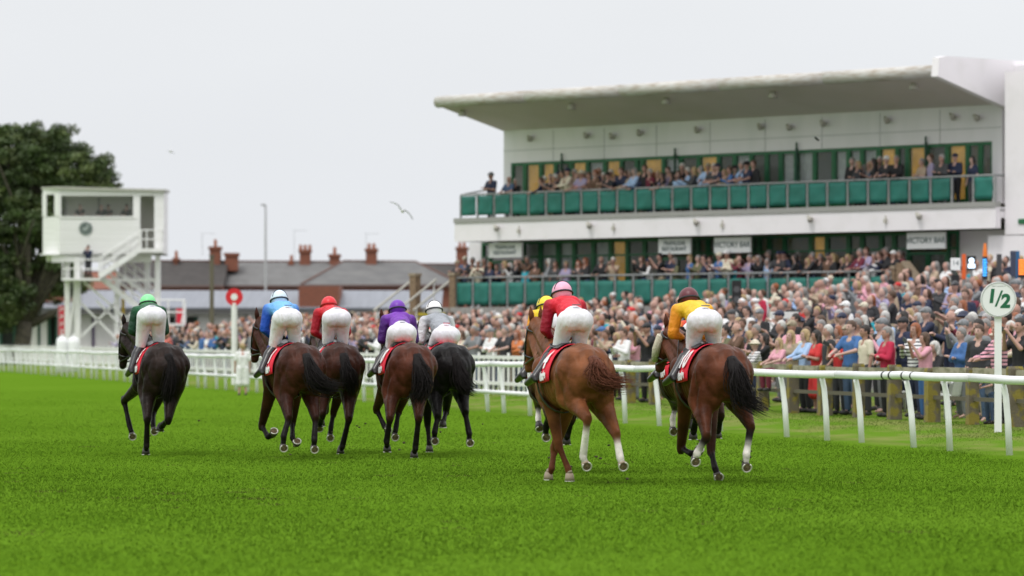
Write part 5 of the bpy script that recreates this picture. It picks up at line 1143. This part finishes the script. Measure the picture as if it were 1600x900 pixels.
# facing: towards the horses (down the track to the left) with some scatter
def face(a=0): return R(205+a)
GF = 'spectators at the timber fence'
def onfence(px, back): # point where column px meets a line 'back' metres behind the fence
    k = (px-800)/F; O = R0+NQ*(FQ+back); t = (k*O.y-O.x)/(D.x-k*D.y); p = O+D*t; return p.x, p.y
front = [
 (1236,.5,'lean',True,'khaki','grey','long','blond',.93,{}, 'person with long blonde hair in a khaki jacket beside the light blue cardigan'),
 (1259,.42,'lean',True,'light blue','black','bob','blond',.94,dict(tee=False), 'person with blonde bob in a light blue cardigan leaning on the timber fence'),
 (1277,.5,'folded',True,'red','red','long','dark',.93,dict(skirt=True,tee=True), 'person with long dark hair in a bright red dress behind the timber fence'),
 (1313,.45,'phone',False,'red','charcoal','short','brown',.86,{}, 'boy in a red top beside the man in the blue t-shirt'),
 (1331,.5,'lean',False,'blue','denim','short','brown',1.03,dict(tee=True), 'smiling bearded person in a blue t-shirt at the timber fence'),
 (1353,.5,'down',False,'cream','charcoal','short','dark',.98,dict(tee=True), 'young dark haired person in an off white t-shirt at the timber fence'),
 (1387,.5,'folded',True,'crimson','black','short','grey',.96,dict(tee=False), 'person with short grey hair in a crimson zip jacket at the timber fence'),
 (1431,.9,'clap',True,'white','navy','bob','ginger',1.0,dict(striped=True), 'person in a white striped shirt looking up beside the crimson jacket'),
 (1446,.5,'phone',True,'pink','blue','bob','brown',.90,{}, 'person in a pink cardigan and blue dress holding hands up to the face'),
 (1530,1.0,'pocket',False,'grey','khaki','short','dark',1.03,dict(tee=True), 'person with a goatee in a light grey t-shirt left of the half mile post'),
 (1561,.5,'lean',True,'pink','black','short','ginger',.99,dict(striped=True), 'red haired person in a pink and black striped t-shirt behind the half mile post'),
 (1596,.45,'phone',False,'black','navy','short','dark',1.03,{}, 'person in black holding a phone at the right edge of the picture'),
 (1376,1.6,'folded',False,'black','charcoal','short','grey',1.03,{}, 'tall grey haired person in a black jacket behind the off white t-shirt'),
 (1413,1.9,'folded',False,'navy','navy','cap','black',1.03,{}, 'person in a navy jacket and dark flat cap with folded arms'),
 (1284,2.4,'folded',False,'lilac','grey','short','brown',1.03,{}, 'bearded person in a lilac polo shirt with crossed arms above the red dress'),
 (1317,2.6,'folded',False,'dark grey','denim','cap','navy',1.05,{}, 'person in a dark grey polo and navy cap behind the boy in red'),
 (1245,2.9,'down',False,'black','black','short','dark',1.03,{}, 'stout person all in black above the blonde pair at the fence'),
 (1488,2.6,'clap',False,'navy','navy','bald','grey',1.05,{}, 'tall bald person in a navy suit standing behind the chairs'),
 (1516,2.1,'phone',False,'maroon','charcoal','short','grey',1.02,{}, 'person in a maroon jumper taking a picture with a phone'),
 (1461,1.9,'lean',True,'black','black','bob','white',1.0,dict(seated=True), 'white haired person in black sitting on a plastic chair'),
 (1323,5.5,'down',False,'white','khaki','cap','white',1.03,{}, 'person in a white shirt and white baseball cap up the slope'),
 (1168,4.8,'down',False,'white','navy','short','dark',1.04,{}, 'bearded person in a plain white shirt right of the maroon capped jockey'),
 (1222,2.0,'clap',False,'black','grey','short','white',1.0,{}, 'white haired person in black directly behind the girl in pink'),
 (1153,1.0,'lean',False,'brown','khaki','fringe','grey',1.03,{}, 'balding person in a brown jacket just right of the maroon capped jockey'),
 (1181,.6,'lean',False,'white','navy','sunhat','cream',.82,dict(striped=True), 'small boy in a cream sunhat leaning on the timber fence'),
 (1196,.9,'phone',True,'black','black','bob','dark',.90,{}, 'girl in black with dark bobbed hair between sunhat boy and girl in pink'),
 (1134,.9,'lean',False,'olive','brown','short','dark',1.0,{}, 'dark haired person in an olive jacket at the fence beside the rightmost horse'),
 (1012,.5,'phone',False,'black','black','cap','black',1.04,{}, 'person in black holding a phone up left of the sheepskin noseband'),
 (975,.6,'clap',False,'white','charcoal','short','brown',.97,{}, 'person in white at the left end of the timber fence'),
 (991,.9,'lean',True,'pink','grey','long','brown',.95,{}, 'person in pink with long brown hair near the left end of the timber fence'),
 (942,1.0,'lean',False,'grey','denim','cap','blue',1.0,{}, 'person in grey top and blue cap leaning just right of the chestnut horse'),
 (741,.5,'lean',False,'grey','denim','short','grey',1.03,{}, 'person in a grey hooded top leaning on the white barrier right of the black horse'),
 (768,.5,'folded',False,'white','navy','cap','grey',1.0,{}, 'person in white with a grey cap at the white barrier'),
 (790,.5,'lean',False,'charcoal','black','short','grey',1.02,{}, 'person in charcoal at the white barrier left of the chestnut horse'),
 (722,.6,'clap',True,'cream','khaki','long','brown',.96,{}, 'person with long brown hair in cream at the white barrier beside the black horse'),
 (809,.9,'lean',True,'orange','denim','long','ginger',.96,{}, 'ginger person in an orange cardigan at the white barrier'),
]
for px, back, arms, fem, top, legs, hair, hcol, sc, kw, lab in front:
    x, y = onfence(px, back); person(x, y, gh(x,y), face(random.uniform(-12,25)), arms, fem, top, legs, hair, hcol, sc, lab, GF, near=True, **kw)
PH = MB(); PH.box(-.006,.006,-.04,.04,-.08,.08)
phone_me = PH.mesh('mobile_phone', mat('phone_black', (.015,.015,.018), .3))
for o_ in [o for o in col.objects if o.parent is None and o.get('group') == GF]:
    if o_.data == fig('phone', False, False, True, False, True)['body'] or o_.data.name in [FIG[k]['body'].name for k in FIG if k[0] == 'phone']:
        M_ = Matrix.LocRotScale(o_.location, o_.rotation_euler, o_.scale); p_ = M_ @ Vector((.47,.0,1.60)); q_ = link('mobile_phone', phone_me); q_.location = p_; q_.rotation_euler = (R(70),0,o_.rotation_euler.z)
        tag(q_, 'black mobile phone held up by the '+' '.join(o_['label'].split()[:8]), 'phone')
# girl sitting on the fence rail, toddler behind it
x, y = onfence(1218, .12); person(x, y, .58, R(215), 'lean', True, 'pink', 'maroon', 'long', 'blond', .80, 'little blonde girl in a pink cardigan sitting on the timber fence', GF, near=True, seated=True)
x, y = onfence(1547, .35); person(x, y, gh(x,y), R(215), 'lean', False, 'grey', 'denim', 'short', 'brown', .56, 'toddler in a grey top standing low behind the fence near the half mile post', GF, near=True)
x, y = bx(379,120), 120; person(x, y, -.02, R(100), 'down', False, 'white', 'white', 'short', 'blond', .86, 'blond person in a long white coat standing with back turned by the rail', None, near=True, skirt=True)
# ---- random crowd with unique descriptions
used = set(); random.seed(21)
TOPW = ['black']*16+['navy']*14+['charcoal']*10+['dark grey']*6+['grey']*5+['white']*5+['light blue']*4+['cream']*3+['beige']*4+['blue']*3+['pink']*5+['brown']*3+['maroon']*2+['olive']*2+['lilac']*2+['red','coral','teal','crimson','denim','khaki','beige','cream','denim']
PN = {'down':'with arms at their sides','lean':'leaning forward','folded':'with folded arms','phone':'holding up a phone','clap':'with hands together','pocket':'with hands in pockets'}
HN = {'short':'short {} hair','bob':'{} bob','long':'long {} hair','fringe':'balding {} hair','bald':'bald head','cap':'{} cap','sunhat':'{} sunhat'}
def attrs(fem):
    top = random.choice(TOPW); legs = random.choice(['black','navy','charcoal','denim','khaki','grey','dark grey'])
    if fem: hair = random.choice(['bob','long','bob','long','short']); hc = random.choice(['blond','brown','dark','grey','blond','ginger','white','silver'])
    else: hair = random.choice(['short']*12+['fringe','bald','cap','cap','cap','sunhat'] if random.random() < .9 else ['cap']); hc = random.choice(['grey','grey','silver','white','dark','brown','brown','grey'])
    if hair in ('cap','sunhat'): hc = random.choice(['navy','black','white','grey','khaki','navy','cream','dark grey'])
    return top, legs, hair, hc
def mk(x, y, z, rz, where, group, pos=None, scale=None):
    for _ in range(200):
        fem = random.random() < .42; top, legs, hair, hc = attrs(fem); arms = pos or random.choice(POSES)
        lab = 'person in %s, %s, %s' % (top, HN[hair].format(hc), where)
        if lab not in used: break
    else:
        lab = 'person in %s, %s %s, %s' % (top, HN[hair].format(hc), PN[arms], where)
    if lab in used: return None
    used.add(lab)
    return person(x, y, z, rz, arms, fem, top, legs, hair, hc, scale or random.uniform(.93,1.06)*(.95 if fem else 1.01), lab, group)
LM = [(0,'below the big tree'),(60,'left of the tower stilts'),(118,'under the judges tower'),(200,'around the green jockey'),(262,'between green jockey and winning post'),(330,'near the red winning post disc'),(392,'near the light blue jockey'),(470,'between the blue and red jockeys'),(550,'between the red and purple jockeys'),(605,'around the purple jockey'),(655,'around the grey jockey'),(722,'right of the grey jockey'),(785,'left of the yellow jockey'),(845,'around the pink capped jockey'),(925,'just right of the pink capped jockey'),(985,'left of the maroon capped jockey'),(1050,'around the maroon capped jockey'),(1130,'right of the maroon capped jockey'),(1190,'above the girl in pink'),(1250,'above the red dress'),(1310,'above the blue t-shirt'),(1370,'above the crimson jacket'),(1430,'above the pink cardigan'),(1490,'above the grey t-shirt'),(1540,'around the half mile disc'),(1585,'at the right edge')]
def lm(px):
    r = LM[0][1]
    for a, b in LM:
        if px >= a: r = b
    return r
# upper balcony
GBL = 'spectators on the upper balcony'
spots = [768,796,806,846,851,861,868,873,880,888,898,903,909,915,921,931,937,943,950,955,962,971,979,985,992,1000,1008,1016,1022,1029,1036,1044,1050,1060,1066,1075,1085,1096,1107,1116,1122,1132,1141,1149,1160,1168,1178,1332,1341,1350,1359,1366,1375,1386,1401,1441,1455,1472,1493,1520]
for i, px in enumerate(spots):
    d = -.25-random.uniform(0,.35)*(i % 3 > 0); u = FU(px, d); p = FW(u, d)
    pn = int((u-ub0)/pw)+1; w = 'behind upper balcony panel %d from left' % pn
    mk(p.x, p.y, zFl2-.22, math.atan2(NO.y, NO.x)+R(random.uniform(-45,20)), w, GBL, random.choice(['lean','lean','folded','clap','down']))
# lower terrace
GTL = 'spectators on the lower terrace'
spots = [716,729,737,748,757,765,776,789,798,806,820,826,838,857,867,884,903,917,942,958,1003,1012,1032,1048,1056,1078,1090,1101,1111,1125,1137,1150,1158,1173,1180,1187,1198,1217,1226,1242,1262,1270,1281,1294,1302,1318,1327,1345,1356,1366,1376,1384,1396,1404]
for i, px in enumerate(spots):
    for rep in range(2 if px > 1120 else 1):
        d = -.22-random.uniform(0,.25)-.45*rep; u = FU(px+random.uniform(-2,2)+5*rep, d); p = FW(u, d); pn = int((u-ut0)/((ut1-ut0)/23))+1
        mk(p.x, p.y, zFl1-.04, math.atan2(NO.y, NO.x)+R(random.uniform(-50,25)), ('above lower terrace panel %d from left' % min(pn,23)) if px < 1392 else 'at the top of the ramp right of the terrace', GTL, random.choice(['lean','lean','folded','clap','down','phone']))
# people on the sloping lawn
GLW = 'spectators standing on the sloping enclosure'
cand = []; taken = [(o.location.x, o.location.y) for o in col.objects if o.name.startswith('person') and o.parent is None]
cell = {}
def near_(x, y, r):
    for i in (-1,0,1):
        for j in (-1,0,1):
            for a, b in cell.get((int(math.floor(x))+i, int(math.floor(y))+j), []):
                if (a-x)**2+(b-y)**2 < r*r: return True
    return False
def put(x, y): cell.setdefault((int(math.floor(x)), int(math.floor(y))), []).append((x, y))
for a, b in taken: put(a, b)
for px, Y in ((1408,75),(1466,73),(1481,71.6),(1296,79)): put(bx(px,Y), Y)
for _ in range(60000):
    px = random.uniform(-20, 1625); Y = random.uniform(62, 172) if random.random() < .8 else random.uniform(140, 215); x = bx(px, Y); q = qof(x, Y); u, d = ud(x, Y)
    if q < FQ+.5: continue
    if u > -3.5 and d < .7: continue
    if u <= -3.5 and d < -25: continue
    if -3.6 < u < .6 and d < 3.2: continue
    if px < 600 and q > 22: continue
    r = (.72 if Y < 84 else .95 if Y < 96 else 1.08 if Y < 150 else .9) if px > 1000 else .78
    if px > 1390 and px < 1500 and q < FQ+3.2 : continue
    dens = 1.0
    if px < 250: dens = .10 if px > 20 else .05
    elif px < 340: dens = .35
    elif px < 660: dens = .55
    if Y < 100: dens = min(dens, .8)
    if random.random() > dens or near_(x, Y, r): continue
    put(x, Y); cand.append((Y, px, x, q))
cand.sort(); print('crowd candidates', len(cand))
NIND = max(0, 296-pcount[0]); ind = 0; rest = []
for Y, px, x, q in cand:
    s = F/Y; hy = HY-s*(gh(x,Y)+1.7-HC)
    if ind < NIND and not (560 < hy):
        row = 'front rows' if q < FQ+2 else 'lower slope' if q < FQ+5 else 'middle of the slope' if q < FQ+9 else 'upper slope'
        if mk(x, Y, gh(x,Y), face(random.uniform(-30,30)), '%s, %s' % (row, lm(px)), GLW): ind += 1; continue
    rest.append((Y, px, x))
print('individuals', pcount[0], 'rest', len(rest))
# the many beyond, merged into one mass
def lowfig(arms, hair):
    mbs = {k: MB() for k in ('skin','top','leg','hair')}
    def C(k, a, ra, b, rb): 
        vs, fs = caps(a, ra, b, rb, 8); mbs[k].add(vs, fs)
    mbs['skin'].ball((.03,0,1.63), (.1,.08,.12), 10, 8); C('skin', (.02,0,1.45), .055, (.02,0,1.55), .055)
    C('top', (0,.07,1.28), .13, (0,.06,.98), .125); C('top', (0,-.07,1.28), .13, (0,-.06,.98), .125); C('top', (0,.14,1.41), .07, (0,-.14,1.41), .07)
    e_, w_ = ARMS[arms]
    for s in (1,-1):
        C('top', (0,s*.18,1.4), .065, (e_[0],s*e_[1],e_[2]), .058); C('top', (e_[0],s*e_[1],e_[2]), .056, (w_[0],s*w_[1],w_[2]), .04)
        mbs['skin'].ball((w_[0]+.05,s*w_[1],w_[2]), (.06,.035,.04), 6, 5); C('leg', (0,s*.09,.92), .11, (0,s*.1,.1), .065)
    if hair == 'short': mbs['hair'].ball((-.022,0,1.672), (.108,.094,.105), 10, 7)
    if hair == 'long': mbs['hair'].ball((-.03,0,1.64), (.1,.1,.125), 10, 7); C('hair', (-.07,0,1.6), .07, (-.08,0,1.4), .06)
    if hair == 'cap': mbs['hair'].ball((0,0,1.69), (.105,.09,.075), 10, 7); mbs['hair'].ball((.1,0,1.67), (.06,.07,.012), 8, 5)
    return mbs
LF = [(lowfig(a, h_), h_) for a in ('down','folded','phone','clap','pocket') for h_ in ('short','short','long','short','long','cap','bald')]
def merge_crowd(lst, name, label):
    VV = []; FFc = []; CC = []; off = 0
    for Y, px, x in lst:
        mbs, hk = random.choice(LF); a = face(random.uniform(-35,35)); sc = random.uniform(.92,1.06); ca, sa = math.cos(a)*sc, math.sin(a)*sc; z = gh(x,Y)
        top = COL[random.choice(TOPW)]; hc = COL[random.choice(['navy','black','white','grey','khaki','red','cream'])] if hk == 'cap' else HCOL[random.choice(['grey','grey','white','silver','dark','brown','brown','blond','ginger'])]
        cs = dict(skin=random.choice(SK), top=top, leg=COL[random.choice(['black','navy','denim','khaki','charcoal'])], hair=hc)
        for k, mb in mbs.items():
            if not mb.v: continue
            P = np.array(mb.v); Q_ = np.stack([P[:,0]*ca-P[:,1]*sa+x, P[:,0]*sa+P[:,1]*ca+Y, P[:,2]*sc+z], 1); VV.append(Q_); FFc += [tuple(i+off for i in f) for f in mb.f]
            CC.append(np.tile([*cs[k],1], (len(P),1))); off += len(P)
    if not VV: return
    me = bpy.data.meshes.new(name); me.from_pydata(np.concatenate(VV).tolist(), [], FFc); at = me.color_attributes.new('Col','FLOAT_COLOR','POINT'); at.data.foreach_set('color', np.concatenate(CC).astype(np.float32).ravel())
    me.materials.append(mat('crowd_cloth', use='attr', rough=.8)); me.polygons.foreach_set('use_smooth', [True]*len(me.polygons)); tag(link(name, me), label, 'crowd', kind='stuff')
merge_crowd(rest, 'crowd', 'dense crowd of spectators filling the enclosure up to the grandstand')
# judges in the tower, steward on its stairs
for px, dx, top, hair, lab in ((126,.9,'black','short','person in black at the left end of the tower window'),(159,.8,'black','short','grey haired person in dark suit in the middle of the tower window'),(170,1.1,'charcoal','cap','person in charcoal just right of the middle person in the tower window'),(198,.8,'black','cap','person in black at the right end of the tower window')):
    person(bx(px,TY+dx), TY+dx, TZ(318)-1.76, R(250), 'lean', False, top, 'black', hair, 'grey' if hair == 'short' else 'black', 1.0, lab, 'judges inside the tower')
person(bx(138,TY-.6), TY-.6, zm, R(255), 'phone', False, 'navy', 'charcoal', 'short', 'dark', 1.02, 'person in a navy jacket standing on the middle platform of the tower stairs', None)

# clods of turf thrown up behind the hooves
rc = np.random.default_rng(5)
for h in HS:
    for _ in range(3):
        p_ = h['root'].matrix_basis @ Vector((rc.uniform(-1.3,-.6), rc.uniform(-.4,.4), rc.uniform(.05,.5)))
        mb = MB(); mb.ball((0,0,0), (rc.uniform(.012,.026), rc.uniform(.01,.02), rc.uniform(.008,.016)), 6, 4); o_ = mb.build('turf_clod', mat('soil', (.05,.04,.02), .95), None, loc=tuple(p_), rz=rc.uniform(0,6))
        tag(o_, 'small dark clod of turf kicked up behind the galloping hooves', 'turf clod', 'clods of turf in the air')
